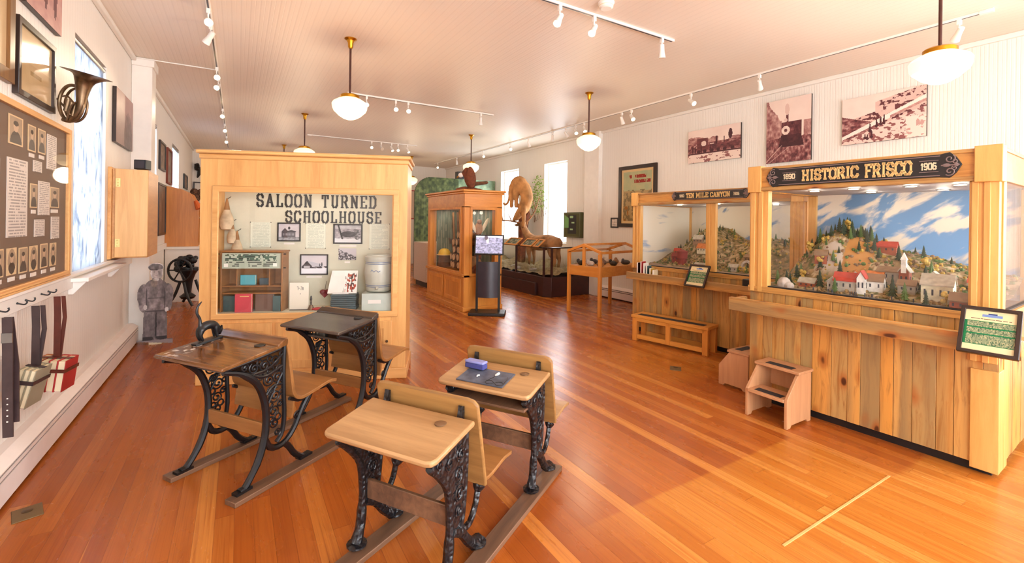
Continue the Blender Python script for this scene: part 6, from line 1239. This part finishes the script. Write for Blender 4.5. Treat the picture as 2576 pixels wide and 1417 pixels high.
# slatted bench
bn = thing('step_bench', 'low pine bench with two open bays in front of the second pine case', 'bench', (4.364, 4.184, 0), math.radians(-77.5)); BW, BD, BH = .97, .27, .33
MB().box(-.01, BW+.01, -.015, BD, BH-.035, BH).build('top_board', 'fir', bn, .004); Bx(.06, BW-.06, .03, .12, BH, BH+.003).build('tread_strip', 'rubber', bn)
for x in (0, BW-.065):
    for y in (0, BD-.055): Bx(x, x+.065, y, y+.055, 0, BH-.035).build('leg', 'oak2', bn, .003)
Bx(BW/2-.03, BW/2+.03, 0, .04, .03, BH-.035).build('divider', 'oak2', bn, .003)
MB().box(.065, BW-.065, .003, .04, .03, .085).box(.065, BW-.065, BD-.04, BD-.003, .03, .085).build('bottom_rail', 'fir', bn, .003)
MB().box(.045, BW-.045, .0, .035, BH-.08, BH-.035).build('top_rail', 'fir', bn, .003); Bx(.0, BW, BD-.012, BD, .075, BH-.035).build('back_panel', 'pine', bn)
def step_stool(label, loc, rz, d=.34, h=.40):
    t = thing('step_stool', label, 'step stool', loc, rz, 'pinkish pine step stools'); w = .32
    prof = [(0, 0), (.05, 0), (.065, .02), (d-.065, .02), (d-.05, 0), (d, 0), (d, h-.022), (d-.185, h-.022), (0, h*.53)]
    for x in (0, w-.022): MB().prism(prof, x, x+.022, 'x').build('side_panel', 'redpine', t, .003)
    for nm, y0, y1, z in (('top_tread', d-.2, d+.01, h-.022), ('lower_tread', -.01, d-.15, h*.475)):
        o = Bx(-.012 if nm[0] == 't' else .022, w+.012 if nm[0] == 't' else w-.022, y0, y1, z, z+.022).build(nm, 'redpine', t, .004); Bx(.06, w-.06, y0+.03, y0+.10, z+.022, z+.0235).build('grip_strip', 'rubber', o)
    Bx(.022, w-.022, d-.02, d-.005, .2, h-.022).build('back_board', 'redpine', t); return t
step_stool('pinkish pine two tread step stool in front of the nearest model town case', (3.455, 2.105, 0), -H90)
step_stool('pinkish pine step stool half hidden behind the far end of the nearest case', (4.22, 2.64, 0), math.pi, .29, .345)
# table display case with a gabled glass top
tb = thing('table_showcase', 'orange pine table showcase with a gabled glass top on tall legs', 'showcase', (4.775, 6.073, 0), math.radians(-79)); TW, TD = .69, 1.22
for x in (0, TW-.05):
    for y in (0, TD-.05): Bx(x, x+.05, y, y+.05, 0, 1.0).build('leg', 'oak2', tb, .004)
MB().box(.05, TW-.05, .005, .03, .63, .79).box(.05, TW-.05, TD-.03, TD-.005, .63, .79).box(.005, .03, .05, TD-.05, .63, .79).box(TW-.03, TW-.005, .05, TD-.05, .63, .79).build('apron', 'oak2x', tb, .003)
Bx(.03, TW-.03, .03, TD-.03, .77, .785).build('case_floor', 'fir', tb)
gf = MB()
for y in (0, TD-.045): gf.prism([(0, 1.0), (TW/2, 1.115), (TW, 1.0), (TW, 1.045), (TW/2, 1.16), (0, 1.045)], y, y+.045)
for x in (0, TW-.045): gf.box(x, x+.045, .045, TD-.045, 1.0, 1.04)
gf.box(TW/2-.022, TW/2+.022, .045, TD-.045, 1.12, 1.158).build('gable_frame', 'oak2x', tb, .003)
Bx(TW/2-.025, TW/2+.025, .005, .035, .79, 1.12).build('gable_post', 'oak2', tb, .002)
MB().hexa([(0, .04, 1.035), (TW/2, .04, 1.15), (TW/2, TD-.04, 1.15), (0, TD-.04, 1.035), (0, .04, 1.038), (TW/2, .04, 1.153), (TW/2, TD-.04, 1.153), (0, TD-.04, 1.038)]).build('glass_pane', 'glass2', tb)
MB().hexa([(TW/2, .04, 1.15), (TW, .04, 1.035), (TW, TD-.04, 1.035), (TW/2, TD-.04, 1.15), (TW/2, .04, 1.153), (TW, .04, 1.038), (TW, TD-.04, 1.038), (TW/2, TD-.04, 1.153)]).build('glass_pane', 'glass2', tb)
Bx(.05, TW-.05, .018, .022, .79, 1.04).build('glass_pane', 'glass2', tb); Bx(TW-.022, TW-.018, .05, TD-.05, .79, 1.0).build('glass_pane', 'glass2', tb); Bx(.018, .022, .05, TD-.05, .79, 1.0).build('glass_pane', 'glass2', tb)
TB = Matrix.Translation((4.775, 6.073, 0)) @ Matrix.Rotation(math.radians(-79), 4, 'Z'); ex = random.Random(3)
for i in range(9):
    x, y = .14+.2*(i % 3), .2+.36*(i//3); mt = ['black', 'rockp', 'bone', 'charcoal', 'umber'][i % 5]
    o = MB().ball((0, 0, .04), (.07+.02*ex.random(), .05, .045), 9, 6).ball((.05, .02, .07), (.03, .03, .04), 7, 5).build('mineral_specimen', mt, None, loc=TB @ Vector((x, y, .783)), rz=ex.random()*3); tag(o, 'mineral specimen lying inside the gabled table showcase', 'specimen', 'specimens in the table showcase')
